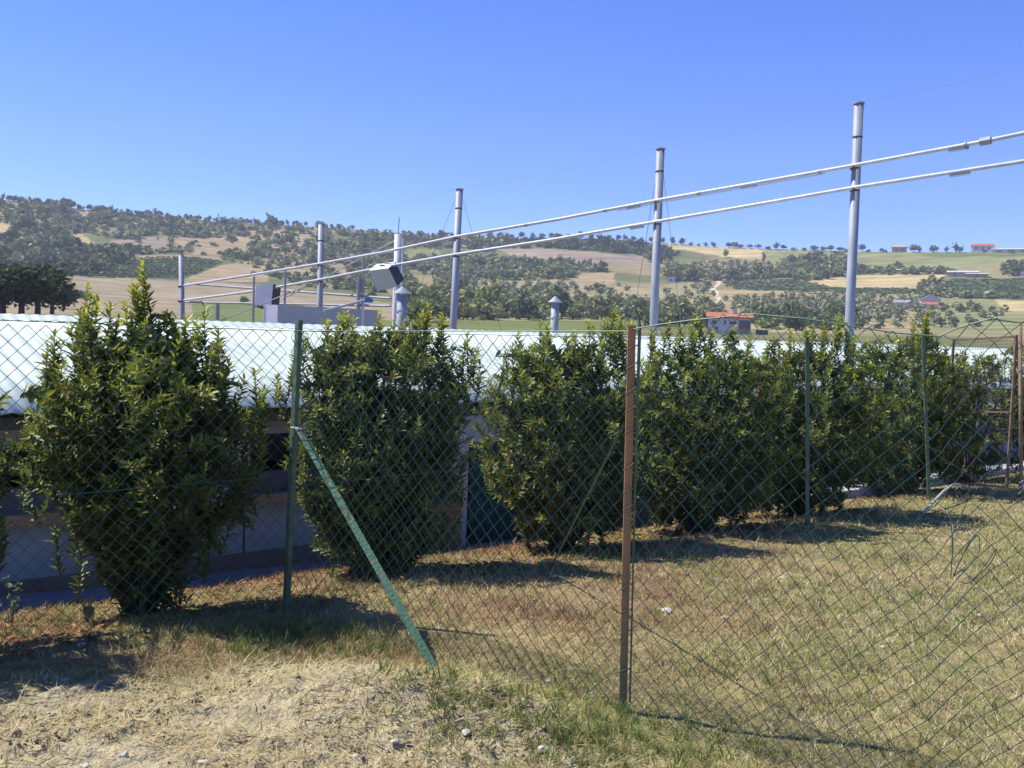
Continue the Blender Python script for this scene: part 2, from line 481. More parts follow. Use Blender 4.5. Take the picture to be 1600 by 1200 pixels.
for poly, c, dens in FIELDS:
    mk = inpoly(hpx + jx, hpy + jy, poly)
    v = 1 + 0.16 * fbm(HX / 22, HY / 9, 3) + 0.10 * np.sin(HY / 3.2 + 1.5 * vnoise(HX / 40, HY / 40)) + 0.22 * np.maximum(0, fbm(HX / 60 + 8, HY / 25, 3))
    HC[mk] = (np.array(c) * v[..., None])[mk]
na, nr = RR.shape
hi_ = np.arange(na * nr).reshape(na, nr)
hn = np.roll(hi_, -1, 0)
HF = np.stack([hi_[:, :-1], hi_[:, 1:], hn[:, 1:], hn[:, :-1]], -1).reshape(-1, 4)
me = np_mesh('hillside', np.stack([HX, HY, HZ], -1).reshape(-1, 3), HF, HC.reshape(-1, 3))
me.flip_normals()
tag(link('hillside', me, MATS['hill'], smooth=True), kind='structure')

# ------------------------------------------------------------------ low shed behind the hedge
W0 = Vector((-3.35, 6.3, 0)); WA = Vector((0.776, 0.631, 0)).normalized(); WN = Vector((-WA.y, WA.x, 0)); UZ = Vector((0, 0, 1))
def W(t, n, z): return W0 + WA * t + WN * n + UZ * z
RW = Matrix((WA, WN, UZ)).transposed()
T0, T1 = -5.5, 21.0
EAVE, RIDGE, SPAN = 0.87, 1.48, 2.7
shed = thing('farm_shed', W(8, 2.5, -0.45), 'long low farm shed with pale corrugated roof behind the hedge', 'shed')
def wbox(name, t0, t1, n0, n1, z0, z1, m, parent=shed):
    b = MB(); b.box(W((t0 + t1) / 2, (n0 + n1) / 2, (z0 + z1) / 2), (t1 - t0, n1 - n0, z1 - z0), RW)
    return b.build(name, MATS[m], parent)
# corrugated sheets, one object each
PITCHW, NW = 0.115, 9
sheet_w = PITCHW * NW
slope_n = SPAN + 0.25
xsn = np.linspace(-0.03, sheet_w + 0.03, NW * 8 + 3)
for side in (0, 1):
    prof = 0.0050 * np.cos(xsn / PITCHW * 2 * math.pi)
    V = []
    for j, f in enumerate(np.linspace(0, 1, 4)):
        nn = -0.25 + f * slope_n
        zz = EAVE + (RIDGE - EAVE) * f
        for dz in (0,):
            V += [((x), (nn if side == 0 else 2 * SPAN - nn), zz + p) for x, p in zip(xsn, prof)]
    k = len(xsn)
    F = [(j * k + i, j * k + i + 1, (j + 1) * k + i + 1, (j + 1) * k + i) for j in range(3) for i in range(k - 1)]
    me = np_mesh('roof_sheet', np.array(V), np.array(F))
    me.materials.append(MATS['roof_sheet'])
    nsh = int((T1 - T0) / sheet_w)
    for i in range(nsh):
        o = bpy.data.objects.new('roof_sheet', me); col.objects.link(o)
        o.parent = shed; o.matrix_parent_inverse = Matrix.Translation(-shed.location)
        o.matrix_basis = Matrix.Translation(W(T0 + i * sheet_w, 0, 0.004 * (i % 2) + random.uniform(-0.006, 0.006))) @ RW.to_4x4() @ Matrix.Rotation(random.uniform(-0.004, 0.004), 4, 'Y')
        md = o.modifiers.new('thick', 'SOLIDIFY'); md.thickness = 0.006
rc = MB()
tq = np.arange(T0, T1, PITCHW / 4)
V = []
for t in tq:
    p = 0.004 * math.cos((t - T0) / PITCHW * 2 * math.pi)
    for dn, dz in ((-0.16, -0.030), (0, 0.022), (0.16, -0.030)):
        V.append(W(t, SPAN + dn, RIDGE + dz + p))
rc.add(V, [(3 * i + a, 3 * i + a + 1, 3 * i + 4 + a, 3 * i + 3 + a) for i in range(len(tq) - 1) for a in (0, 1)])
rc.build('ridge_cap', MATS['roof_sheet'], shed)
wbox('eave_beam', T0, T1, -0.16, -0.06, 0.75, 0.83, 'dark_steel')
# front wall: panels, ledge, open band with posts, shutters
pt = T0
while pt < T1 - 0.5:
    wbox('wall_panel', pt + 0.01, pt + 2.39, 0.0, 0.06, -0.28, 0.10, 'shed_wall')
    wbox('shutter', pt + 0.03, pt + 2.37, -0.03, 0.02, 0.64, 0.745, 'shutter')
    wbox('curtain', pt + 0.06, pt + 2.34, 0.02, 0.09, 0.17, 0.34, 'curtain')
    wbox('wall_post', pt - 0.05, pt + 0.05, 0.03, 0.15, 0.17, 0.80, 'white_render')
    pt += 2.4
wbox('window_ledge', T0, T1, -0.07, 0.12, 0.10, 0.17, 'ledge')
wbox('plinth', T0, T1, -0.04, 0.10, -0.75, -0.28, 'plinth')
wbox('back_wall', T0, T1, 2 * SPAN - 0.1, 2 * SPAN, -0.75, 0.86, 'shed_wall')
wbox('shed_floor', T0, T1, 0.10, 2 * SPAN - 0.1, -0.5, -0.40, 'inside')
for tt_ in (T0, T1 - 0.1):
    g = MB(); g.prism([(0.10, -0.75), (2 * SPAN - 0.1, -0.75), (2 * SPAN - 0.1, EAVE - 0.04), (SPAN, RIDGE - 0.09), (0.10, EAVE + 0.0)], W(tt_, 0, 0), WN, UZ, WA * 0.1)
    g.build('gable_wall', MATS['shed_wall'], shed)
# white pier and shade net seen between the bushes
wbox('white_pier', 3.56, 3.72, -0.16, -0.05, -0.45, 0.74, 'white_render')
wbox('white_pier', 3.74, 4.30, -0.14, -0.05, 0.46, 0.74, 'white_render')
sn = MB()
for i in range(26):
    t = 3.74 + i * 0.03
    sn.add([W(t, -0.20 + 0.02 * math.sin(i * 1.3), -0.42), W(t, -0.17 + 0.015 * math.sin(i * 0.9), 0.10), W(t, -0.15, 0.48 + 0.02 * math.sin(i * 0.7))], [])
sn.f = [(3 * i + a, 3 * i + 3 + a, 3 * i + 4 + a, 3 * i + 1 + a) for i in range(25) for a in (0, 1)]
o = sn.build('shade_net', MATS['shade_net'], None, True)
tag(o, 'dark green shade net hanging on the shed wall between two bushes', 'shade net')
# brick stack beside the pier
bs = thing('brick_stack', W(3.2, -0.36, -0.42), 'small stack of tan bricks at the foot of the shed wall', 'brick stack')
bm_ = MB(); bm_.box((0, 0, 0), (0.25, 0.12, 0.055), RW)
bme = None
for k in range(7):
    for j in range(2):
        if bme is None:
            o = bm_.build('brick', MATS['brick'], bs); bme = o.data
        else:
            o = bpy.data.objects.new('brick', bme); col.objects.link(o); o.parent = bs
            o.matrix_parent_inverse = Matrix.Translation(-bs.location)
        p = W(3.08 + j * 0.26 + 0.02 * (k % 2), -0.36, 0)
        o.matrix_basis = Matrix.Translation((p.x, p.y, gz(p.x, p.y) + 0.03 + k * 0.06)) @ Matrix.Rotation(random.uniform(-0.08, 0.08), 4, 'Z')
# flue pipes through the roof
def flue(px, ytop, d, dia, ybot_z, name='flue_pipe'):
    top = at(px, ytop, d)
    b = MB(); b.tube([(top.x, top.y, ybot_z), (top.x, top.y, top.z - 0.10)], dia / 2, 14)
    f = b.build(name, MATS['pole_steel'], shed, True)
    c = MB()
    c.tube([(top.x, top.y, top.z - 0.085), (top.x, top.y, top.z - 0.08), (top.x, top.y, top.z)], [dia * 0.95, dia * 0.9, 0.012], 16)
    for k in range(3):
        a = k * 2.1 + 0.4
        c.box((top.x + math.cos(a) * dia * 0.45, top.y + math.sin(a) * dia * 0.45, top.z - 0.10), (0.012, 0.012, 0.06))
    cc = c.build('rain_cap', MATS['pole_steel'], f)
    cc.matrix_parent_inverse = Matrix.Translation(-shed.location).inverted() @ Matrix.Translation(-shed.location)
    s = MB(); s.tube([(top.x, top.y, top.z - 0.32), (top.x, top.y, top.z - 0.30)], dia / 2 + 0.008, 14)
    s.build('pipe_joint', MATS['pole_steel'], f).matrix_parent_inverse = Matrix.Identity(4)
    return f
flue(629, 448, 12.3, 0.135, 0.9)
flue(868, 463, 13.9, 0.115, 0.9)
for f in [c for c in shed.children if c.name.startswith('flue_pipe')]:
    for c in f.children: c.matrix_parent_inverse = Matrix.Identity(4)

# gravel strip and pale concrete edging along the shed
def strip(name, n0, n1, t0, t1, lift, m, nseg=60, thick=0.05, nn=4):
    V = []; F = []
    for i in range(nseg + 1):
        t = t0 + (t1 - t0) * i / nseg
        for j in range(nn + 1):
            p = W(t, n0 + (n1 - n0) * j / nn + (0.06 * math.sin(t * 1.7 + j) if j == 0 else 0), 0)
            V.append((p.x, p.y, gz(p.x, p.y) + lift - (thick if j in (0, nn) else 0)))
    k = nn + 1
    for i in range(nseg):
        for j in range(nn): F.append((i * k + j, i * k + j + 1, (i + 1) * k + j + 1, (i + 1) * k + j))
    me = np_mesh(name, np.array(V), np.array(F))
    return link(name, me, MATS[m], smooth=True)
tag(strip('gravel_path', -0.62, 0.03, T0, 7.0, 0.018, 'gravel'), kind='structure')
kerb = thing('concrete_kerb', W(12, -0.35, -0.5), 'pale concrete kerb running along the foot of the shed', 'kerb')
for i in range(13):
    t = 7.2 + i * 1.0
    p = W(t + 0.5, -0.92, 0)
    b = MB(); b.box((p.x, p.y, gz(p.x, p.y) + 0.03), (0.985, 0.30, 0.16), RW @ Matrix.Rotation(random.uniform(-0.015, 0.015), 3, 'Z'))
    b.build('kerb_stone', MATS['concrete'], kerb)

# ------------------------------------------------------------------ steel poles and pipe rails behind the shed
KP = 16.6 * 2442
def rail_d(px): return KP / (px + 1102)
POLE = [(1342, 1327, 162, 14.5), (1032, 1021, 233, 12.8), (718, 708, 296, 10.8), (502, 499, 350, 9.2), (283, 285, 398, 8)]
POLE_LABEL = ['tall grey steel pole, tallest and rightmost of the row', 'grey steel pole with two guy wires, second from the right',
              'grey steel pole standing right of the round flue pipes', 'grey steel pole behind the grey tank', 'short grey steel pole at the far left end of the pipe rails']
poles = []
for i, (px, pxb, yt, wpx) in enumerate(POLE):
    d = rail_d(px)
    top = at(px, yt, d); low = at(pxb, 515, d)
    ax = (low - top) / (low.z - top.z)
    zb = min(gz(top.x, top.y), float(z_hill(top.x, top.y))) - 0.2
    base = top + ax * (zb - top.z)
    r = wpx / FPX * d / 2
    t = thing('steel_pole', (base.x, base.y, zb + 0.2), POLE_LABEL[i], 'pole', 'steel poles carrying the pipe rails')
    b = MB(); b.tube([base, top], r, 18); b.build('shaft', MATS['pole_steel'], t, True)
    b = MB(); b.tube([top + Vector((0, 0, -0.01)), top + Vector((0, 0, 0.012))], r * (1.22 if i < 3 else 1.04), 18); b.build('cap', MATS['pole_steel'], t)
    if i < 4:
        q = top + ax * -(0.55 if i == 0 else 0.42)
        b = MB(); b.tube([q, q - ax * 0.03], r * 1.06, 18); b.build('collar', MATS['dark_steel'], t)
    if i in (1, 2):
        for sgn, dx in ((-1, -22), (1, 16)):
            e = at(px + (dx if i == 1 else dx * 1.4) * 1.0, (370 if i == 1 else 372), d + 0.4)
            e2 = top + (e - top) * ((zb + 0.3 - top.z) / (e.z - top.z))
            b = MB(); b.tube([top, e2], 0.006, 4); b.build('guy_wire', MATS['thin_cable'], t)
    poles.append((top, ax, r, d, t))

UP = [(1640, 200), (1600, 208), (1537, 221), (1337, 258), (1180, 286), (1027, 313), (870, 343), (712, 370), (600, 394), (500, 412), (390, 430), (288, 446)]
LOWR = [(1640, 246), (1600, 252), (1335, 293), (1180, 320), (1022, 347), (860, 375), (710, 398), (600, 417), (500, 437), (390, 456), (288, 469)]
rails = []
for nm, pts_, lab in (('pipe_rail', UP, 'upper galvanised pipe rail slanting across the row of poles'), ('pipe_rail', LOWR, 'lower galvanised pipe rail slanting across the row of poles')):
    pts = [at(px, py, rail_d(px) - 0.14) for px, py in pts_]
    # straight tube between the two ends with the sag of the photograph
    t = thing(nm, pts[-1], lab, 'pipe rail', 'pipe rails on the poles')
    b = MB(); b.tube(pts, 0.034, 10); b.build('pipe', MATS['galvanised'], t, True)
    rails.append((pts, t))
def rail_pt(k, px):
    L = UP if k == 0 else LOWR
    py = np.interp(-px, [-a for a, _ in L], [b for _, b in L])
    return at(px, float(py), rail_d(px) - 0.14)
def rail_rot(k, px):
    dr = (rail_pt(k, px + 10) - rail_pt(k, px - 10)).normalized()
    return dr.to_track_quat('X', 'Z').to_matrix()
for k, px, L_, r_, nm, m in ((0, 1540, 0.16, 0.066, 'clamp', 'pole_steel'), (0, 1509, 0.03, 0.052, 'coupling', 'pole_steel'), (0, 1281, 0.06, 0.043, 'coupling', 'pole_steel'), (0, 1092, 0.07, 0.043, 'coupling', 'pole_steel'), (0, 946, 0.07, 0.043, 'coupling', 'pole_steel'), (0, 822, 0.08, 0.043, 'coupling', 'pole_steel')):
    b = MB(); p = rail_pt(k, px); R_ = rail_rot(k, px)
    b.tube([p - R_ @ Vector((L_ / 2, 0, 0)), p + R_ @ Vector((L_ / 2, 0, 0))], r_, 6)
    b.build(nm, MATS[m], rails[k][1])
for k, px in ((0, 1498), (1, 1500), (0, 1170), (1, 995), (0, 990), (1, 765)):
    b = MB(); p = rail_pt(k, px) - Vector((0, 0, 0.05)); b.box(p, (0.30, 0.04, 0.045), rail_rot(k, px))
    b.build('bracket', MATS['pole_steel'], rails[k][1])
# slim conduit under the upper rail
pts = [rail_pt(0, px) - Vector((0, 0, 0.055)) for px in range(1290, 940, -25)]
b = MB(); b.tube(pts, 0.011, 5); b.build('conduit', MATS['white_pipe'], rails[0][1])
for i, (px, pxb, yt, wpx) in enumerate(POLE):
    top, ax, r, d, t = poles[i]
    for k in (0, 1):
        p = rail_pt(k, px - (5 if i < 3 else 2))
        b = MB(); b.box(p + Vector((0, 0.07, -0.035)), (0.10, 0.16, 0.05)); b.build('saddle', MATS['dark_steel'], t)
# cable strung from pole top to pole top
pts = []
tops = [at(1660, 84, rail_d(1660))] + [p[0] + Vector((0, 0, 0.04)) for p in poles[:4]]
for a, c in zip(tops[:-1], tops[1:]):
    for j in range(8):
        f = j / 8; p = a.lerp(c, f); p.z -= 0.28 * f * (1 - f); pts.append(p)
pts.append(tops[-1])
b = MB(); b.tube(pts, 0.0030, 4)
tag(b.build('overhead_cable', MATS['thin_cable']), 'thin dark cable strung between the tops of the steel poles', 'cable')

# hopper boxes on the lower rail
def hung_box(name, corners, depth_vec, label, front, side, top):
    """corners: four points of the front face (tl, tr, br, bl)"""
    c = [Vector(p) for p in corners]
    b_ = [p + depth_vec for p in c]
    t = thing(name, (c[2] + c[3]) / 2, label, 'metal box', 'boxes on the pipe rails')
    ctr = sum(c + b_, Vector()) / 8
    def face(nm, quad, m):
        nrm = (quad[1] - quad[0]).cross(quad[3] - quad[0]).normalized() * 0.012
        if nrm.dot(quad[0] - ctr) < 0: nrm = -nrm
        qq = [q + (sum(quad, Vector()) / 4 - q) * 0.004 for q in quad]
        b = MB(); b.add(qq + [q - nrm for q in qq], [(0, 1, 2, 3), (7, 6, 5, 4), (0, 4, 5, 1), (1, 5, 6, 2), (2, 6, 7, 3), (3, 7, 4, 0)])
        return b.build(nm, MATS[m], t)
    face('front_panel', [c[0], c[1], c[2], c[3]], front)
    face('back_panel', [b_[0], b_[1], b_[2], b_[3]], front)
    face('side_panel', [c[1], b_[1], b_[2], c[2]], side)
    face('side_panel', [c[0], b_[0], b_[3], c[3]], front)
    lid = face('lid', [c[0], c[1], b_[1], b_[0]], top)
    face('bottom_panel', [c[3], c[2], b_[2], b_[3]], side)
    h = MB(); m_ = (b_[0] + b_[1]) / 2; h.box(m_ - depth_vec * 0.5 + Vector((0, 0, 0.02)), (0.12, 0.03, 0.03)); h.build('hanger', MATS['dark_steel'], t)
    return t
d2 = rail_d(600) - 0.55
hung_box('hopper_box', [at(576, 423, d2), at(607, 419, d2), at(621, 447, d2 + 0.1), at(590, 456, d2 + 0.1)], at(618, 409, d2 + 0.5) - at(607, 419, d2), 'tilted grey-green box with pale lid hanging from the lower rail', 'box_green', 'box_dark', 'box_light')
d1 = rail_d(415) - 0.5
hung_box('panel_box', [at(400, 446, d1), at(427, 443, d1), at(424, 476, d1), at(398, 479, d1)], at(439, 448, d1 + 0.6) - at(427, 443, d1), 'pale lilac box with dark side at the left of the lower rail', 'box_light', 'box_dark', 'box_light')

# grey tank and the frame beside it
d = 20.5
t = thing('grey_tank', at(500, 515, d), 'long blue-grey rectangular tank seen above the shed roof', 'tank')
ztop = at(420, 476, d).z
A_ = at(412, 476, d); B_ = at(434, 475, d - 0.15); C_ = at(596, 476, d + 2.2)
for nm, p, q, m in (('end_panel', A_, B_, 'box_light'), ('side_panel', B_, C_, 'tank_grey')):
    e = (q - p); e.z = 0; n_ = Vector((-e.y, e.x, 0)).normalized() * 0.03
    b = MB(); zb = gz(p.x, p.y) + 0.35
    b.add([Vector((p.x, p.y, zb)), Vector((q.x, q.y, zb)), Vector((q.x, q.y, ztop)), Vector((p.x, p.y, ztop)), Vector((p.x, p.y, zb)) + n_, Vector((q.x, q.y, zb)) + n_, Vector((q.x, q.y, ztop)) + n_, Vector((p.x, p.y, ztop)) + n_],
          [(0, 1, 2, 3), (7, 6, 5, 4), (0, 4, 5, 1), (1, 5, 6, 2), (2, 6, 7, 3), (3, 7, 4, 0)])
    b.build(nm, MATS[m], t)
D_ = A_ + (C_ - B_)
for nm, p, q, m in (('end_panel', C_, D_, 'tank_grey'), ('side_panel', D_, A_, 'tank_grey')):
    e = (q - p); e.z = 0; n_ = Vector((-e.y, e.x, 0)).normalized() * 0.03
    b = MB(); zb = gz(p.x, p.y) + 0.35
    b.add([Vector((v.x, v.y, z)) + o_ for o_ in (Vector(), n_) for v, z in ((p, zb), (q, zb), (q, ztop - 0.004), (p, ztop - 0.004))],
          [(0, 1, 2, 3), (7, 6, 5, 4), (0, 4, 5, 1), (1, 5, 6, 2), (2, 6, 7, 3), (3, 7, 4, 0)])
    b.build(nm, MATS[m], t)
for p in (A_, B_, C_, D_):
    b = MB(); z0 = gz(p.x, p.y) - 0.05; cc = (A_ + B_ + C_ + D_) / 4; p2 = p + (cc - p) * 0.06
    b.box((p2.x, p2.y, (z0 + z0 + 0.45) / 2), (0.07, 0.07, 0.45)); b.build('leg', MATS['dark_steel'], t)
# small blue motor on a bar
pA = at(505, 486, 21.0); pB = at(575, 469, 21.6)
t = thing('blue_motor', Vector((pB.x, pB.y, gz(pB.x, pB.y))), 'small bright blue motor on a grey bar above the tank', 'motor')
b = MB(); b.box(pB, (0.14, 0.12, 0.10)); b.tube([pB, pB + Vector((0.11, 0, 0.0))], 0.045, 10); b.build('housing', MATS['blue_plastic'], t)
b = MB(); b.tube([pA, pB - Vector((0.06, 0, 0))], 0.028, 8); b.build('bar', MATS['galvanised'], t)
b = MB(); q = pA.lerp(pB, 0.9); b.tube([(q.x, q.y, gz(q.x, q.y) - 0.05), q], 0.022, 8); b.build('upright', MATS['galvanised'], t)
# secondary pipe frame
d5 = rail_d(285)
t = thing('pipework', Vector((at(340, 480, 25).x, 25, -0.7)), 'low grey pipe frame with slanting struts at the left end of the rails', 'pipe frame')
def fr(name, px0, py0, da, px1, py1, db, r):
    b = MB(); b.tube([at(px0, py0, da), at(px1, py1, db)], r, 6); b.build(name, MATS['pole_steel'], t)
fr('cross_bar', 290, 443, d5 + 0.2, 610, 466, 25.0, 0.035)
fr('cross_bar', 290, 472, d5 + 0.2, 610, 478, 25.0, 0.035)
fr('strut', 345, 501, 25.5, 500, 438, 25.5, 0.016)
fr('strut', 440, 468, 26.0, 622, 374, 25.6, 0.016)
for px, y0 in ((340, 474), (397, 432), (446, 424), (561, 432), (568, 403)):
    dd = 25.5
    a_ = at(px, y0, dd); g_ = min(gz(a_.x, a_.y), 9)
    b = MB(); b.tube([(a_.x, a_.y, g_ - 0.1), a_], 0.055 if px in (340, 561) else 0.03, 8); b.build('upright', MATS['pole_steel'], t)
# pale vent pipe behind the flue
a_ = at(622, 366, 25.6)
t = thing('vent_pipe', (a_.x, a_.y, gz(a_.x, a_.y)), 'tall pale pipe standing behind the capped flue', 'pipe')
b = MB(); b.tube([(a_.x, a_.y, gz(a_.x, a_.y) - 0.1), a_], 0.095, 14); b.build('shaft', MATS['white_pipe'], t, True)
b = MB(); q = at(630, 372, 25.7); b.tube([(q.x, q.y, gz(q.x, q.y) - 0.1), q], 0.03, 8); b.build('side_tube', MATS['white_pipe'], t)
b = MB(); q = at(624, 340, 25.6); b.tube([a_ - Vector((0, 0, 0.05)), q], 0.012, 6); b.build('tip_rod', MATS['thin_cable'], t)

# ------------------------------------------------------------------ fences
WIRE = 0.0018
def chain_mesh(name, A, B, top, bottom, parent, pitch=0.074, r=WIRE, sides=4, warp=None, seed=0):
    """woven diamonds between plan points A and B; top/bottom are functions of the distance along"""
    A = np.array(A, float); B = np.array(B, float)
    L = np.hypot(*(B - A)); dr = (B - A) / L; nr = np.array((dr[1], -dr[0]))
    if nr[1] > 0: nr = -nr                      # towards the camera
    hw = pitch / 2
    nw = int(L / hw)
    rg = np.random.default_rng(seed)
    VV, FF = [], []; base = 0
    for i in range(nw):
        s0 = i * hw
        zt = float(top(s0)); zb = float(bottom(s0))
        nk = max(2, int((zt - zb) / (pitch / 2)))
        k = np.arange(nk + 1)
        right = ((k + i) % 2 == 0)
        s = s0 + np.where(right, hw, 0.0)
        z = np.array([float(top(q)) for q in s]) - k * (pitch / 2)
        off = np.where(right, 1, -1) * r * 1.05
        px = A[0] + dr[0] * s; py = A[1] + dr[1] * s
        if warp is not None:
            w_n, w_s, w_z = warp(s, z)
        else:
            w_n = 0.012 * vnoise(s * 2.3 + seed, z * 2.0); w_s = 0.006 * vnoise(s * 3 + 9, z * 3 + seed); w_z = 0.006 * vnoise(s * 3 + 30, z * 2)
        px = px + nr[0] * (off + w_n) + dr[0] * w_s; py = py + nr[1] * (off + w_n) + dr[1] * w_s
        P = np.stack([px, py, z + w_z], -1)
        T = np.gradient(P, axis=0); T /= np.linalg.norm(T, axis=1, keepdims=True)
        N_ = np.array((nr[0], nr[1], 0.0)); 
        Bn = np.cross(T, N_); Bn /= np.linalg.norm(Bn, axis=1, keepdims=True)
        ang = np.arange(sides) * 2 * math.pi / sides + 0.4
        ring = P[:, None, :] + r * (np.cos(ang)[None, :, None] * N_ + np.sin(ang)[None, :, None] * Bn[:, None, :] * 1.0)
        VV.append(ring.reshape(-1, 3))
        m = len(P)
        a = base + np.arange(m - 1)[:, None] * sides + np.arange(sides)[None, :]
        bq = base + np.arange(m - 1)[:, None] * sides + (np.arange(sides)[None, :] + 1) % sides
        FF.append(np.stack([a, bq, bq + sides, a + sides], -1).reshape(-1, 4))
        base += m * sides
    me = np_mesh(name, np.concatenate(VV), np.concatenate(FF))
    o = link(name, me, MATS['green_wire'], parent, True)
    o['kind'] = 'stuff'
    return o

def t_iron(name, base, top, face_dir, w, m, parent, depth=None, th=0.005, kink=None):
    """T-profile bar, flange facing face_dir"""
    base = Vector(base); top = Vector(top)
    ez = (top - base); f = Vector(face_dir); f.z = 0; f.normalize()
    f = (f - ez.normalized() * f.dot(ez.normalized())).normalized()
    sx = ez.normalized().cross(f).normalized()
    dp = depth or w
    poly = [(-w / 2, 0), (w / 2, 0), (w / 2, -th), (th / 2, -th), (th / 2, -dp), (-th / 2, -dp), (-th / 2, -th), (-w / 2, -th)]
    b = MB(); b.prism(poly, base, sx, f, ez)
    return b.build(name, MATS[m], parent)

# fence along the hedge (runs in from the left, behind the corner post and on to the gate)
HL = 2.9; P1v = Vector((P1[0], P1[1], 0))
A0 = np.array(P1) - FA * HL
hedge_fence = thing('hedge_fence', (P1[0], P1[1], 0), 'green chain-link fence running in front of the hedge towards the gate', 'fence')
topz1 = at(450, 517, 4.9).z
chain_mesh('wire_mesh', A0, P1, lambda s: topz1 + 0.02 * (1 - s / HL) - 0.012 * math.sin(s / HL * math.pi), lambda s: gz(*(A0 + FA * s)) + 0.0, hedge_fence, seed=1)
q1 = at(1262, 533, 8.27); q2 = at(1445, 531, 10.2); q3 = at(1594, 506, 10.25)
def seg_mesh(a, ztop_a, b, ztop_b, seed, sag=0.03):
    L = math.hypot(b[0] - a[0], b[1] - a[1])
    dr = ((b[0] - a[0]) / L, (b[1] - a[1]) / L)
    chain_mesh('wire_mesh', a, b, lambda s: ztop_a + (ztop_b - ztop_a) * s / L - sag * math.sin(s / L * math.pi), lambda s: gz(a[0] + dr[0] * s, a[1] + dr[1] * s), hedge_fence, seed=seed, sides=3, r=0.0009)
seg_mesh((P1[0] + 0.01, P1[1] + 0.02), topz1 - 0.005, (q1.x, q1.y), q1.z, 2, 0.05)
seg_mesh((q1.x, q1.y), q1.z, (q2.x, q2.y), q2.z, 3, 0.02)
# corner post, thin line posts
b0 = at(443, 968, 4.9); t0_ = at(464, 500, 4.9)
t_iron('corner_post', (b0.x, b0.y, gz(b0.x, b0.y) - 0.05), t0_, (-0.72, -0.70, 0), 0.034, 'green_paint', hedge_fence)
for (tx, ty, bx, by, dd) in ((1262, 531, 1262, 828, 8.27), (1443, 529, 1453, 778, 10.2)):
    tp = at(tx, ty, dd); bp = at(bx, by, dd); bp.z = gz(bp.x, bp.y) - 0.05
    t_iron('line_post', bp, tp, (0.2, -1, 0), 0.036, 'green_paint', hedge_fence)
def taut(name, pts, parent, r=0.0018, m='green_wire', n=5):
    b = MB(); b.tube(pts, r, n); return b.build(name, MATS[m], parent)
a_ = Vector((A0[0], A0[1], topz1 + 0.02))
taut('tension_wire', [a_, Vector((P1[0], P1[1], topz1))], hedge_fence, 0.0022)
taut('tension_wire', [Vector((A0[0], A0[1], topz1 - 0.75)), Vector((P1[0], P1[1], topz1 - 0.74))], hedge_fence)
taut('tension_wire', [Vector((P1[0], P1[1], topz1)), Vector((q1.x, q1.y, q1.z))], hedge_fence)
taut('tension_wire', [Vector((P1[0], P1[1], topz1 - 0.8)), Vector((q1.x, q1.y, q1.z - 0.8)), Vector((q2.x, q2.y, q2.z - 0.8))], hedge_fence)

# cross fence: from the corner post past the rusty post and out of the picture on the right
P2t = at(988, 500, 3.62); P2b = at(973, 1122, 3.62)
P2 = (P2b.x, P2b.y)
cd = np.array((P2[0] - P1[0], P2[1] - P1[1])); LC1 = np.hypot(*cd); cd /= LC1
cross_fence = thing('cross_fence', (P2[0], P2[1], gz(*P2)), 'green chain-link fence with a rusty post crossing the foreground to the right', 'fence')
z2 = at(985, 517, 3.62).z
P1c = (P1[0] + cd[0] * 0.03, P1[1] + cd[1] * 0.03)
NRC = np.array((cd[1], -cd[0])); NRC = NRC if NRC[1] < 0 else -NRC
OFFC = NRC * 0.012
chain_mesh('wire_mesh', P1c + OFFC, np.array(P2) + OFFC, lambda s: topz1 + (z2 - topz1) * s / LC1 - 0.012 * math.sin(s / LC1 * math.pi), lambda s: gz(*(np.array(P1c) + cd * s)) + 0.005, cross_fence, seed=5)
LC2 = 2.1
P3 = np.array(P2) + cd * LC2
TOPK = [(985, 514), (1030, 506), (1080, 499), (1180, 489), (1260, 496), (1340, 509), (1400, 518), (1470, 524), (1500, 510), (1550, 496), (1590, 502), (1640, 500), (1750, 510)]
_ts, _tz = [], []
for px, py in TOPK:
    r = ray(px, py); k_ = r.x / r.y
    s_ = (k_ * P2[1] - P2[0]) / (cd[0] - k_ * cd[1])
    dd = P2[1] + cd[1] * s_
    _ts.append(s_); _tz.append(at(px, py, dd).z)
def top_c(s): return float(np.interp(s, _ts, _tz))
def warp_c(s, z):
    h = np.clip((z - 0.2) / 1.3, 0, 1)
    b = np.sin(np.clip(s / LC2, 0, 1) * math.pi)
    return (0.05 * b * np.sin(h * 3.0) + 0.02 * vnoise(s * 2 + 3, z * 2), 0.035 * b * h * np.sin(h * 4 + s) + 0.008 * vnoise(s * 4, z * 4), 0.010 * vnoise(s * 3, z * 3 + 8))
chain_mesh('wire_mesh', np.array(P2) + OFFC + cd * 0.037, P3 + OFFC, top_c, lambda s: gz(*(np.array(P2) + cd * s)) - 0.02, cross_fence, warp=warp_c, seed=6)
P2b.z = gz(*P2) - 0.06
t_iron('rusty_post', P2b, P2t - Vector((0, 0, 0.02)), (0.12, -1, 0), 0.030, 'rust', cross_fence, th=0.006)
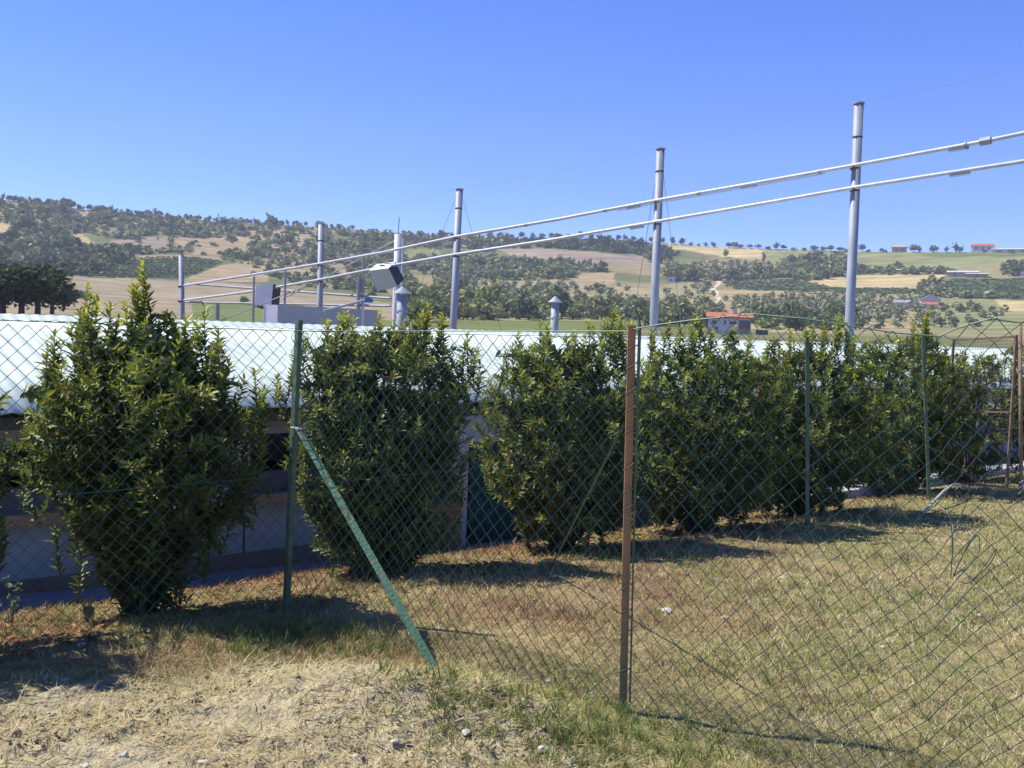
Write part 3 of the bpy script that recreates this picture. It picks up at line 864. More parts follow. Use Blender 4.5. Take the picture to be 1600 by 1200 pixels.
# green angle and a bundled strand along the right side of the rusty post
off = Vector((0.024, -0.006, 0))
g = MB(); g.tube([P2b + off + Vector((0, 0, 0.1)), P2b.lerp(P2t, 0.5) + off * 1.05, P2t + off + Vector((0.004, 0, -0.03)), P2t + Vector((0.022, 0, 0.012)), P2t + Vector((0.010, 0, 0.05))], [0.004, 0.004, 0.007, 0.006, 0.002], 6)
g.build('selvage_strand', MATS['green_paint'], cross_fence)
for k in range(19):
    f = 0.05 + k * 0.049 + random.uniform(-0.008, 0.008)
    if k in (3, 8, 13): continue
    p = P2b.lerp(P2t, f)
    b = MB(); b.tube([p + Vector((-0.021, -0.008, -0.014)), p + Vector((0.0, -0.013, 0.0)), p + Vector((0.026, -0.008, random.uniform(0.004, 0.024)))], random.uniform(0.0018, 0.0034), 5); b.build('wire_tie', MATS['box_dark'], cross_fence)
# green brace of the corner post, in the plane of the cross fence
br_t = at(466, 668, 4.86); br_b = on_ground(692, 1048)
br_b.z -= 0.05
t_iron('brace', br_b, br_t, (0.6, -1, 0.3), 0.036, 'worn_paint', cross_fence, depth=0.026)
b = MB(); p = at(463, 668, 4.87); b.tube([p + Vector((-0.03, 0.0, 0.0)), p + Vector((0.035, -0.02, -0.005))], 0.006, 6); b.build('brace_bolt', MATS['galvanised'], cross_fence)
# thin stay behind the rusty post and loose strands
p0 = at(974, 665, 3.66); p1 = on_ground(858, 893)
taut('stay_rod', [p0, p1], cross_fence, 0.0055, 'green_wire', 6)
taut('tension_wire', [Vector((P1[0], P1[1], topz1)), Vector((P2[0], P2[1], z2))], cross_fence, 0.0022)
tw = []
for px, py in TOPK:
    r = ray(px, py); k_ = r.x / r.y
    s_ = (k_ * P2[1] - P2[0]) / (cd[0] - k_ * cd[1])
    if s_ > LC2: break
    q = np.array(P2) + cd * s_ + OFFC * 1.2; tw.append(Vector((q[0], q[1], top_c(s_) - 0.004)))
tw2 = []
for a, c in zip(tw[:-1], tw[1:]): tw2 += [a, a.lerp(c, 0.5)]
taut('tension_wire', tw2 + [tw[-1]], cross_fence, 0.0024)
# loose strand lying on the ground behind the fence
pa = on_ground(700, 890); pb = on_ground(905, 922)
pts = [pa.lerp(pb, i / 10) + Vector((0, 0, 0.05 + 0.03 * math.sin(i * 0.9))) for i in range(11)]
for p in pts: p.z = gz(p.x, p.y) + 0.03 + 0.02 * math.sin(p.x * 7)
b = MB(); b.tube(pts, 0.003, 5); tag(b.build('loose_wire', MATS['green_wire']), 'loose green wire lying across the dry grass left of the rusty post', 'wire')
# tangle of loose wire hanging in the mesh on the right
rg = random.Random(5)
b = MB()
for st in ([(1483, 800), (1488, 850), (1486, 880), (1487, 904)], [(1487, 904), (1503, 868), (1526, 836), (1531, 850), (1529, 866), (1510, 884), (1489, 901)], [(1489, 902), (1499, 878), (1519, 843), (1527, 838)],
           [(1490, 904), (1500, 909), (1515, 910), (1538, 886), (1557, 857), (1546, 880), (1520, 908)], [(1496, 894), (1508, 890), (1516, 884), (1520, 878)], [(1487, 868), (1489, 836), (1500, 806), (1509, 788)]):
    cpt = []
    for (px, py) in st:
        r = ray(px, py); k_ = r.x / r.y; s_ = (k_ * P2[1] - P2[0]) / (cd[0] - k_ * cd[1]); dd = P2[1] + cd[1] * s_
        cpt.append(at(px + rg.uniform(-1.5, 1.5), py, dd - 0.015 - rg.uniform(0.0, 0.05)))
    cp2 = []
    for i in range(len(cpt) - 1):
        p_1 = cpt[max(i - 1, 0)]; a = cpt[i]; c = cpt[i + 1]; n_1 = cpt[min(i + 2, len(cpt) - 1)]
        for j in range(4):
            t_ = j / 4
            cp2.append(0.5 * ((2 * a) + (c - p_1) * t_ + (2 * p_1 - 5 * a + 4 * c - n_1) * t_ ** 2 + (3 * a - p_1 - 3 * c + n_1) * t_ ** 3))
    b.tube(cp2 + [cpt[-1]], 0.0015, 5)
tag(b.build('wire_tangle', MATS['green_wire']), 'tangle of loose green wire caught in the mesh on the right', 'wire')
# pale hose
pts = []
for i in range(15):
    f = i / 14
    p = on_ground(1442 + 74 * f, 806 - 36 * f)
    p.z = gz(p.x, p.y) + 0.012 + 0.22 * math.sin(math.pi * min(1, f * 1.02)) ** 0.8 * (0.4 + 0.6 * f)
    pts.append(p)
pts[-1].z = gz(pts[-1].x, pts[-1].y) + 0.012
b = MB(); b.tube(pts, 0.013, 8); tag(b.build('hose', MATS['pale_hose'], None, True), 'pale bent hose arching over the grass before the gate', 'hose')

# rusty gate at the end of the hedge
gd = 10.4
gate = thing('garden_gate', Vector((at(1540, 780, gd).x, gd, gz(at(1540, 780, gd).x, gd))), 'rusty framed mesh gate at the right end of the hedge', 'gate')
gl_t = at(1490, 532, 10.75); gr_t = at(1588, 526, 10.3); gl_b = Vector((gl_t.x, gl_t.y, gz(gl_t.x, gl_t.y) + 0.12)); gr_b = Vector((gr_t.x, gr_t.y, gz(gr_t.x, gr_t.y) + 0.12))
def bar(name, a, c, r, m='dark_rust', parent=gate):
    b = MB(); e = (c - a); R_ = e.to_track_quat('X', 'Z').to_matrix(); b.box((a + c) / 2, (e.length, r * 2, r * 2), R_); return b.build(name, MATS[m], parent)
bar('top_rail', gl_t, gr_t, 0.011, 'dark_rust'); bar('bottom_rail', gl_b, gr_b, 0.012)
bar('middle_rail', gl_t.lerp(gl_b, 0.5), gr_t.lerp(gr_b, 0.5), 0.009)
bar('stile', gl_t + Vector((0, 0, 0.018)), gl_b - Vector((0, 0, 0.018)), 0.012, 'dark_rust'); bar('stile', gr_t + Vector((0, 0, 0.018)), gr_b - Vector((0, 0, 0.018)), 0.012)
gm = MB(); ng = 22
for i in range(1, ng):
    f = i / ng; gm.tube([gl_t.lerp(gr_t, f), gl_b.lerp(gr_b, f)], 0.0014, 3, False)
for i in range(1, 44):
    f = i / 44; gm.tube([gl_t.lerp(gl_b, f), gr_t.lerp(gr_b, f)], 0.0014, 3, False)
o = gm.build('wire_mesh', MATS['dark_steel'], gate); o['kind'] = 'stuff'
gp_t = at(1594, 505, 10.2); gp_b = at(1596, 782, 10.2); gp_b.z = gz(gp_b.x, gp_b.y) - 0.05
gp = thing('gate_post', Vector((gp_b.x, gp_b.y, gp_b.z + 0.05)), 'thin rusty gate post at the right edge with pale wire tie', 'post')
b = MB(); b.tube([gp_b, gp_t], 0.020, 10); b.build('shaft', MATS['dark_rust'], gp, True)
b = MB(); q = gp_b.lerp(gp_t, 0.12)
for k in range(3): b.tube([q + Vector((-0.04, -0.03, -0.06 * k)), q + Vector((0.0, -0.035, 0.03 - 0.05 * k)), q + Vector((0.04, -0.03, -0.04 * k + 0.08))], 0.005, 5)
b.build('wire_tie', MATS['galvanised'], gp)

# ------------------------------------------------------------------ laurel bushes
def leaf_arrays(pos, axis_, nrm, length, width, colr):
    """one folded lance-shaped leaf for each row; returns V, F, C"""
    n = len(pos)
    ax = axis_ / np.linalg.norm(axis_, axis=1, keepdims=True)
    sd = np.cross(ax, nrm); sd /= np.linalg.norm(sd, axis=1, keepdims=True) + 1e-9
    up = np.cross(sd, ax)
    Lh = length[:, None]; Wd = width[:, None]
    p = [pos,
         pos + ax * Lh * 0.33 + sd * Wd * 0.5 + up * Wd * 0.18,
         pos + ax * Lh * 0.70 + sd * Wd * 0.40 + up * Wd * 0.10 - up * Lh * 0.03,
         pos + ax * Lh - up * Lh * 0.10,
         pos + ax * Lh * 0.70 - sd * Wd * 0.40 + up * Wd * 0.10 - up * Lh * 0.03,
         pos + ax * Lh * 0.33 - sd * Wd * 0.5 + up * Wd * 0.18]
    V = np.stack(p, 1).reshape(-1, 3)
    b = np.arange(n)[:, None] * 6
    F = np.concatenate([b + np.array([0, 1, 2, 3]), b + np.array([0, 3, 4, 5])], 1).reshape(-1, 4)
    C = np.repeat(colr, 6, 0)
    return V, F, C

def bush(px, py_base, d, H, prof, spires, nshoot, label, seed, lump=0.16, yellow=0.0, squash=0.85, lean=0.0, leaf_len=0.063):
    rg = np.random.default_rng(seed)
    nshoot = int(nshoot * 1.15)
    c = at(px, py_base, d); bz = gz(c.x, c.y)
    spires = [((a_ - px) / FPX * d, rg.uniform(-.1, .1), at(a_, b_, d).z - bz, l_) for a_, b_, l_ in spires]
    root = thing('laurel_bush', (c.x, c.y, bz), label, 'bush', 'laurel bushes of the hedge')
    hs_ = np.array([p[0] for p in prof]); rs_ = np.array([p[1] for p in prof])
    ph = rg.uniform(0, 6.28, 6)
    def rad(h, a):
        return np.interp(h, hs_, rs_) * (1 + lump * (np.sin(2 * a + ph[0] + 3 * h) * 0.6 + np.sin(3 * a + ph[1] - 5 * h) * 0.5 + np.sin(5 * a + ph[2] + 9 * h) * 0.35))
    # main stems
    b = MB(); stems = []
    ns = 7
    for i in range(ns):
        a = 2 * math.pi * i / ns + rg.uniform(-.3, .3); rr = 0.05
        hh = rg.uniform(0.6, 0.92)
        ro = float(rad(hh, a)) * rg.uniform(0.2, 0.5)
        pts = [Vector((math.cos(a) * rr, math.sin(a) * rr, -0.05)), Vector((math.cos(a) * ro * 0.45, math.sin(a) * ro * 0.45, H * hh * 0.35)), Vector((math.cos(a + .3) * ro * 0.8, math.sin(a + .3) * ro * 0.8, H * hh * 0.7)), Vector((math.cos(a + .2) * ro, math.sin(a + .2) * ro, H * hh))]
        b.tube(pts, [0.02, 0.016, 0.011, 0.005], 6); stems.append(pts)
    # shoots: start, direction, length
    hh = rg.uniform(0.10, 1.0, nshoot * 3)
    keep = rg.uniform(0, 1, nshoot * 3) < (0.25 + np.interp(hh, hs_, rs_) / rs_.max())
    hh = hh[keep][:nshoot]; m = len(hh)
    aa = rg.uniform(0, 2 * math.pi, m)
    fr_ = rg.uniform(0.10, 1.0, m) ** 0.6
    clump = 0.5 + 0.5 * vnoise(aa * 2.2 + seed, hh * 7.0)
    fr_ = fr_ * (0.80 + 0.28 * clump)
    R_ = rad(hh, aa) * fr_
    R_ = R_ * 1.08 + rg.exponential(0.020, m) * (fr_ > 0.75)
    tip = np.stack([np.cos(aa) * R_, np.sin(aa) * R_ * squash, hh * H + rg.exponential(0.03, m) * (hh > 0.8)], -1)
    out = np.stack([np.cos(aa), np.sin(aa), np.zeros(m)], -1)
    dirs = out * (0.75 * fr_ * (1 - hh * 0.5))[:, None] + np.array((0, 0, 1)) * rg.uniform(0.10, 0.95, m)[:, None] + rg.normal(0, 0.36, (m, 3))
    dirs /= np.linalg.norm(dirs, axis=1, keepdims=True)
    ln = rg.uniform(0.14, 0.30, m)
    outer = fr_ * 0.8 + 0.25 * (hh > 0.8)
    for sx, sy, sh, sl in spires:              # leading shoots at the top: offset, height of tip, length
        k = 6
        for _ in range(k):
            tip = np.vstack([tip, [[sx + rg.normal(0, .012 + .012 * _), sy + rg.normal(0, .012 + .012 * _), sh + rg.normal(0, .01) - 0.055 * _]]])
            dirs = np.vstack([dirs, [[rg.normal(0, .12), rg.normal(0, .12), 1]]]); ln = np.append(ln, sl); outer = np.append(outer, 1.1)
    m = len(tip)
    tip[:, 0] += lean * tip[:, 2]
    start = tip - dirs * ln[:, None]
    for i in range(m):
        s_ = Vector(start[i]); t_ = Vector(tip[i])
        b.tube([s_, s_.lerp(t_, 0.55) + Vector((0, 0, -0.01)), t_], [0.0045, 0.003, 0.0015], 3, False)
    # leaves along shoots
    nl = np.maximum(10, (ln * 142).astype(int))
    ids = np.repeat(np.arange(m), nl); tot = len(ids)
    kk = np.concatenate([np.arange(q) for q in nl])
    f = (kk + rg.uniform(0, 1, tot)) / nl[ids]
    pos = start[ids] + (tip - start)[ids] * f[:, None]
    D = dirs[ids]
    ref = np.where(np.abs(D[:, 2:3]) > 0.9, np.array([[1.0, 0, 0]]), np.array([[0, 0, 1.0]]))
    e1 = np.cross(D, ref); e1 /= np.linalg.norm(e1, axis=1, keepdims=True); e2 = np.cross(D, e1)
    ang = kk * 2.4 + rg.uniform(0, 6.28, m)[ids]
    side = e1 * np.cos(ang)[:, None] + e2 * np.sin(ang)[:, None]
    spread = np.interp(f, [0, 0.7, 1], [1.15, 1.0, 0.55])[:, None]
    axl = D * 0.75 + side * spread + rg.normal(0, 0.18, (tot, 3))
    nrm = D - side * 0.35 + rg.normal(0, 0.22, (tot, 3)) + np.array((0, 0, 0.35))
    Ln = leaf_len * rg.uniform(0.45, 1.25, tot) * np.interp(f, [0, 0.8, 1], [1, 0.95, 0.62])
    Wn = Ln * rg.uniform(0.30, 0.42, tot)
    young_lit = np.clip((f - 0.35) * 1.8, 0, 1) * np.clip(outer[ids], 0, 1) * rg.uniform(0.3, 1.0, tot) * (0.24 + 0.95 * np.clip(pos[:, 2] / H, 0, 1.05) ** 1.5)  # yellow-green shoot tips; height factor also paints a lit top and shaded foot
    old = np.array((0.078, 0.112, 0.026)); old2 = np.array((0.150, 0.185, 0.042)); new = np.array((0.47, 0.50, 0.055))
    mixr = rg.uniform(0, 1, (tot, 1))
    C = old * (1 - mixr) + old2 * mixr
    C = C * (1 - young_lit[:, None]) + new * young_lit[:, None]
    dead = rg.uniform(0, 1, tot) < 0.012
    C[dead] = np.array((0.30, 0.15, 0.05))
    if yellow > 0:
        yl = (pos[:, 2] < H * 0.55) & (pos[:, 1] < 0.1) & (rg.uniform(0, 1, tot) < yellow) & (pos[:, 0] < 0.25)
        C[yl] = np.array((0.33, 0.30, 0.06)) * rg.uniform(0.7, 1.1, (yl.sum(), 1))
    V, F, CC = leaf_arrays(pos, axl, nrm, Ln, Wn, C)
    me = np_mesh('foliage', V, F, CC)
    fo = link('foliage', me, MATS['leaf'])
    fo.parent = root; fo['kind'] = 'stuff'
    st = b.build('stems', MATS['bark'])
    st.parent = root
    return root

PR1 = [(0.0, 0.04), (0.08, 0.09), (0.20, 0.21), (0.34, 0.42), (0.48, 0.60), (0.60, 0.63), (0.72, 0.60), (0.84, 0.48), (0.94, 0.30), (1.0, 0.10)]
PR2 = [(0.0, 0.08), (0.08, 0.24), (0.18, 0.42), (0.32, 0.55), (0.5, 0.60), (0.75, 0.60), (0.9, 0.52), (0.97, 0.38), (1.0, 0.2)]
PR3 = [(0.0, 0.06), (0.10, 0.24), (0.2, 0.46), (0.35, 0.62), (0.55, 0.69), (0.8, 0.64), (0.92, 0.48), (1.0, 0.2)]
PR4 = [(0.0, 0.06), (0.08, 0.26), (0.18, 0.54), (0.35, 0.76), (0.55, 0.84), (0.8, 0.78), (0.92, 0.56), (1.0, 0.25)]
bush(-190, 1015, 4.15, 1.50, PR1, [(-150, 480, 0.2)], 300, 'laurel bush cut off by the left edge of the picture', 20)
bush(222, 985, 5.05, 1.46, PR1, [(205, 410, 0.36), (198, 440, 0.28), (128, 448, 0.30), (150, 468, 0.26), (112, 485, 0.22), (300, 478, 0.28), (285, 495, 0.22), (345, 512, 0.24), (330, 535, 0.2), (245, 486, 0.22), (175, 480, 0.2), (60, 545, 0.2), (385, 575, 0.2), (405, 605, 0.2), (75, 520, 0.2), (265, 500, 0.2)], 640,
     'tall pear-shaped laurel bush with narrow foot at the far left', 21)
bush(588, 893, 6.35, 1.60, PR2, [(530, 484, 0.22), (545, 495, 0.2), (505, 500, 0.2), (600, 500, 0.2), (662, 472, 0.26), (650, 485, 0.2), (680, 490, 0.2), (575, 492, 0.18), (470, 520, 0.2), (450, 545, 0.2), (720, 520, 0.2), (735, 545, 0.2), (625, 500, 0.2)], 660,
     'square dense laurel bush behind the green brace', 22, lump=0.08)
bush(872, 868, 7.25, 1.54, PR3, [(800, 520, 0.2), (835, 498, 0.24), (845, 505, 0.2), (880, 512, 0.2), (905, 500, 0.2), (946, 480, 0.26), (955, 492, 0.22), (935, 495, 0.2), (975, 505, 0.2), (775, 545, 0.2)], 580,
     'laurel bush with a patch of yellow leaves left of the rusty post', 23, yellow=0.45)
bush(1085, 842, 8.25, 1.56, PR4, [(1005, 510, 0.2), (1030, 503, 0.2), (1075, 488, 0.26), (1068, 500, 0.2), (1095, 512, 0.2), (1130, 510, 0.2), (1160, 522, 0.2), (1050, 508, 0.2)], 640,
     'broad laurel bush just right of the rusty post', 24, lump=0.10)
bush(1245, 818, 9.2, 1.58, PR4, [(1190, 528, 0.2), (1215, 515, 0.2), (1240, 510, 0.2), (1270, 500, 0.24), (1290, 492, 0.26), (1305, 508, 0.2), (1325, 525, 0.2), (1255, 508, 0.2)], 600,
     'laurel bush behind the thin green post under the bowed wire', 25)
bush(1398, 788, 11.0, 1.74, PR4, [(1360, 528, 0.2), (1385, 525, 0.2), (1425, 482, 0.36), (1430, 500, 0.3), (1418, 505, 0.24), (1445, 520, 0.2), (1465, 540, 0.2)], 600,
     'laurel bush with one tall leading shoot left of the gate', 26)
bush(1510, 765, 12.2, 1.62, PR4, [(1495, 565, 0.2), (1530, 560, 0.2)], 360, 'laurel bush half hidden behind the rusty gate', 27)
bush(1640, 755, 12.0, 1.70, PR2, [(1580, 525, 0.2)], 360, 'laurel bush at the right edge beyond the gate post', 28)

# ------------------------------------------------------------------ dry grass, straw, weeds
def blades(xy, length, width, lean, colr, rg, flat=0.0):
    n = len(xy)
    z = zg(xy[:, 0], xy[:, 1]) - 0.004
    a = rg.uniform(0, 2 * math.pi, n); wd = rg.uniform(0, 2 * math.pi, n)
    dr = np.stack([np.cos(a), np.sin(a)], -1)
    sd = np.stack([np.cos(wd), np.sin(wd)], -1)
    P0 = np.concatenate([xy, z[:, None]], 1)
    hz = length * np.sqrt(np.clip(1 - lean ** 2, 0.0, 1)); ho = length * lean
    W2 = (width / 2)[:, None]
    m1 = P0 + np.concatenate([dr * (ho * 0.35)[:, None], (hz * 0.6)[:, None]], 1)
    tp = P0 + np.concatenate([dr * ho[:, None], hz[:, None]], 1)
    s3 = np.concatenate([sd, np.zeros((n, 1))], 1)
    V = np.stack([P0 - s3 * W2, P0 + s3 * W2, m1 + s3 * W2 * 0.8, tp, m1 - s3 * W2 * 0.8], 1).reshape(-1, 3)
    b = np.arange(n)[:, None] * 5
    F = np.concatenate([b + np.array([0, 1, 2]), b + np.array([0, 2, 4]), b + np.array([4, 2, 3])], 1).reshape(-1, 3)
    return V, F, np.repeat(colr, 5, 0)

rg = np.random.default_rng(77)
VV, FF, CC = [], [], []; nb = 0
def push(v, f, c):
    global nb
    VV.append(v); FF.append(f + nb); CC.append(c); nb += len(v)
def scatter(n, dmin, dmax):
    """points spread over the view wedge, denser near the camera"""
    d = dmin * (dmax / dmin) ** rg.uniform(0, 1, n)
    k = rg.uniform(-0.62, 0.66, n)
    return np.stack([k * d, d], -1)
# tufts
tc_ = scatter(52000, 2.7, 14.0)
sx_ = (tc_[:, 0] - P1[0]) * FN[0] + (tc_[:, 1] - P1[1]) * FN[1]
m_s = soil_mask(tc_[:, 0], tc_[:, 1])
big = 0.5 + 0.5 * fbm(tc_[:, 0] * 2.6, tc_[:, 1] * 2.6, 3)
keep = (sx_ < 2.1) & (rg.uniform(0, 1, len(tc_)) > m_s * 0.96) & (rg.uniform(0, 1, len(tc_)) < 0.40 + 0.7 * S(big, 0.3, 0.65))
tc_ = tc_[keep]; big = big[keep]; nt_ = len(tc_)
tg, trd = yard_colour(tc_[:, 0], tc_[:, 1])
TC = np.array((0.56, 0.47, 0.20)) * (1 - trd[:, None]) + np.array((0.47, 0.28, 0.145)) * trd[:, None]
isg = rg.uniform(0, 1, nt_) < tg * 0.92
TC[isg] = np.array((0.25, 0.30, 0.065)) + rg.uniform(0, 0.10, (isg.sum(), 1)) * np.array((1, 0.9, 0.4))
br = rg.uniform(0, 1, nt_) < 0.14; TC[br] = np.array((0.24, 0.16, 0.10))
pl = rg.uniform(0, 1, nt_) < 0.13 + 0.30 * S(tc_[:, 0] / tc_[:, 1], 0.1, 0.4); TC[pl] = np.array((0.60, 0.52, 0.32))
pn_ = fbm(tc_[:, 0] * 4.2 + 80, tc_[:, 1] * 4.2, 3)
dk = rg.uniform(0, 1, nt_) < 0.75 * S(pn_, 0.15, 0.45); TC[dk] = TC[dk] * 0.45 + np.array((0.10, 0.06, 0.035))
lt = rg.uniform(0, 1, nt_) < 0.7 * S(-pn_, 0.15, 0.45); TC[lt] = TC[lt] * 0.4 + np.array((0.38, 0.32, 0.17))
TC *= rg.uniform(0.65, 1.25, (nt_, 1))
tr = rg.uniform(0.010, 0.035, nt_) * np.clip(tc_[:, 1] / 4, 0.8, 2); th_ = rg.uniform(0.018, 0.055, nt_) * (0.5 + 0.9 * big)
nper = rg.integers(5, 13, nt_)
ids = np.repeat(np.arange(nt_), nper); n = len(ids)
xy = tc_[ids] + rg.normal(0, 1, (n, 2)) * tr[ids][:, None]
C = TC[ids] * rg.uniform(0.7, 1.25, (n, 1))
push(*blades(xy, th_[ids] * rg.uniform(0.5, 1.5, n), rg.uniform(0.0018, 0.0042, n) * np.clip(xy[:, 1] / 4.0, 0.8, 2.2), np.clip(rg.normal(0.82, 0.2, n), 0.2, 0.995), C, rg))
# straw lying about
xy = np.concatenate([scatter(26000, 2.6, 9.0), np.stack([rg.uniform(-2.4, 0.7, 46000), rg.uniform(2.6, 4.2, 46000)], -1)]); m_s = soil_mask(xy[:, 0], xy[:, 1])
sx_ = (xy[:, 0] - P1[0]) * FN[0] + (xy[:, 1] - P1[1]) * FN[1]
keep = (sx_ < 2.0) & (rg.uniform(0, 1, len(xy)) < (0.45 + 0.55 * m_s) * (0.12 + 0.88 * S(fbm(xy[:, 0] * 2.4, xy[:, 1] * 2.4, 3), -0.25, 0.3)))
xy = xy[keep]; n = len(xy)
C = np.array((0.60, 0.50, 0.25)) * rg.uniform(0.5, 1.2, (n, 1)) + rg.uniform(-0.04, 0.04, (n, 3)) * np.array((1, 1, 0.6))
ln = 0.025 + rg.exponential(0.035, n)
push(*blades(xy, np.clip(ln, 0, 0.17), rg.uniform(0.0022, 0.0050, n), rg.uniform(0.95, 1.0, n), np.clip(C, 0, 1), rg))
o = link('dry_grass', np_mesh('dry_grass', np.concatenate(VV), np.concatenate(FF), np.concatenate(CC)), MATS['grass'])
tag(o, 'short dry yellow grass and loose straw covering the yard', 'grass', kind='stuff')
# clods of dug soil on the mound
_ic = [(0, 0, 1)] + [(0.894 * math.cos(a * 1.2566), 0.894 * math.sin(a * 1.2566), 0.447) for a in range(5)] + [(0.894 * math.cos(a * 1.2566 + 0.628), 0.894 * math.sin(a * 1.2566 + 0.628), -0.447) for a in range(5)] + [(0, 0, -1)]
ICO = np.array(_ic)
ICF = np.array([(0, 1 + a, 1 + (a + 1) % 5) for a in range(5)] + [(1 + a, 6 + a, 1 + (a + 1) % 5) for a in range(5)] + [(1 + (a + 1) % 5, 6 + a, 6 + (a + 1) % 5) for a in range(5)] + [(11, 6 + (a + 1) % 5, 6 + a) for a in range(5)])
xy = np.stack([rg.uniform(-2.5, 0.7, 6500), rg.uniform(2.55, 4.2, 6500)], -1)
xy = xy[rg.uniform(0, 1, len(xy)) < soil_mask(xy[:, 0], xy[:, 1]) * S(fbm(xy[:, 0] * 3 + 11, xy[:, 1] * 3, 3), -0.35, 0.25)]
n = len(xy); sz = 0.003 + rg.exponential(0.0034, n); sz = np.minimum(sz, 0.012)
V = ICO[None] * (sz[:, None, None] * rg.uniform(0.6, 1.3, (n, 12, 1))) * np.array((1, 1, 0.75))
V = V + np.concatenate([xy, (zg(xy[:, 0], xy[:, 1]) + sz * 0.25)[:, None]], 1)[:, None, :]
F = (ICF[None] + (np.arange(n) * 12)[:, None, None]).reshape(-1, 3)
C = np.repeat(np.array((0.37, 0.31, 0.18)) * rg.uniform(0.75, 1.25, (n, 1)), 12, 0)
o = link('soil_clods', np_mesh('soil_clods', V.reshape(-1, 3), F, C), MATS['yard'])
tag(o, 'crumbs and clods of dry dug soil on the mound', 'soil', kind='stuff')
# green weeds: at the corner post, along the mound, at the fence foot
VV, FF, CC = [], [], []; nb = 0
spots = []
for (px, py, rad_, cnt, hgt) in [(455, 985, .22, 60, .10), (520, 1000, .22, 60, .09), (400, 1005, .2, 50, .08), (600, 1010, .2, 40, .07), (350, 1010, .2, 40, .07), (450, 1015, .25, 40, .06), (575, 950, .15, 14, .09), (700, 1070, .2, 22, .08), (760, 1090, .2, 22, .08), (880, 1130, .22, 80, .06), (960, 1165, .25, 90, .07), (1050, 1180, .3, 60, .06), (830, 1165, .2, 50, .06), (780, 1120, .2, 40, .06), (700, 1100, .2, 24, .05), (345, 960, .25, 16, .09), (480, 940, .3, 20, .09), (90, 990, .25, 20, .09), (30, 985, .2, 18, .10), (150, 1000, .2, 10, .07), (640, 985, .2, 12, .06), (1180, 1060, .25, 22, .06), (1400, 1130, .35, 40, .06), (1480, 930, .35, 26, .05), (1330, 950, .3, 16, .05), (330, 1030, .2, 14, .06), (620, 1180, .15, 8, .05), (1000, 880, .3, 14, .08), (560, 905, .3, 18, .1)]:
    p = on_ground(px, py)
    for _ in range(cnt):
        spots.append((p.x + rg.normal(0, rad_), p.y + rg.normal(0, rad_ * 0.6), hgt))
for x, y, h in spots:
    if rg.uniform() < 0.25: continue
    k = rg.integers(8, 20)
    xy = np.array([[x, y]]) + rg.normal(0, 0.014, (k, 2))
    g = rg.uniform(0, 1)
    c = np.array((0.14, 0.19, 0.05)) * (1 - g) + np.array((0.30, 0.32, 0.10)) * g
    push(*blades(xy, rg.uniform(0.5, 1.3, k) * h, rg.uniform(0.0025, 0.005, k), rg.uniform(0.4, 0.97, k), c * rg.uniform(0.7, 1.2, (k, 1)), rg))
o = link('green_weeds', np_mesh('green_weeds', np.concatenate(VV), np.concatenate(FF), np.concatenate(CC)), MATS['grass'])
tag(o, 'scattered green weeds and grass tufts along the fences', 'weeds', kind='stuff')
# dry leaf litter under the hedge
n = 2600
tq_ = rg.uniform(-2.5, 9, n); sq = np.abs(rg.normal(0.7, 0.5, n))
xy = np.array(P1) + FA * tq_[:, None] + FN * sq[:, None]
pos = np.concatenate([xy, (zg(xy[:, 0], xy[:, 1]) + 0.012)[:, None]], 1)
ax_ = np.concatenate([rg.normal(0, 1, (n, 2)), rg.normal(0, 0.15, (n, 1))], 1)
C = np.array((0.30, 0.16, 0.075)) * rg.uniform(0.5, 1.4, (n, 1))
Vl, Fl, Cl = leaf_arrays(pos, ax_, np.array([[0, 0, 1.0]]) + rg.normal(0, 0.3, (n, 3)), rg.uniform(0.04, 0.09, n), rg.uniform(0.015, 0.03, n), C)
o = link('leaf_litter', np_mesh('leaf_litter', Vl, Fl, Cl), MATS['grass'])
tag(o, 'brown fallen leaves scattered under the hedge', 'leaves', kind='stuff')
# a few pale-flowered weeds at the left
for i, (px, py, h, lab) in enumerate(((136, 975, 0.17, 'small grey-green flowering weed left of the pear-shaped bush'), (18, 975, 0.26, 'thin tall weed stalk at the left edge by the gravel'))):
    p = on_ground(px, py)
    t = thing('weed', p, lab, 'weed')
    b = MB(); lv = []
    for k in range(9):
        a = k * 2.4; hh = h * random.uniform(0.5, 1.0); sp = 0.06 * random.uniform(0.2, 1)
        tip = p + Vector((math.cos(a) * sp, math.sin(a) * sp, hh)); b.tube([p, p.lerp(tip, 0.5) + Vector((0, 0, 0.01)), tip], [0.003, 0.002, 0.0012], 4)
        for q in range(9 if i == 0 else 5): lv.append((p.lerp(tip, random.uniform(0.35, 1.0))))
    b.build('stalk', MATS['green_paint'], t)
    lv = np.array([tuple(q) for q in lv]); k = len(lv)
    Vl, Fl, Cl = leaf_arrays(lv, rg.normal(0, 1, (k, 3)), rg.normal(0, 1, (k, 3)), rg.uniform(0.02, 0.04, k), rg.uniform(0.008, 0.016, k), np.array((0.30, 0.34, 0.22)) * rg.uniform(0.7, 1.3, (k, 1)))
    link('leaves', np_mesh('leaves', Vl, Fl, Cl), MATS['leaf'], t)

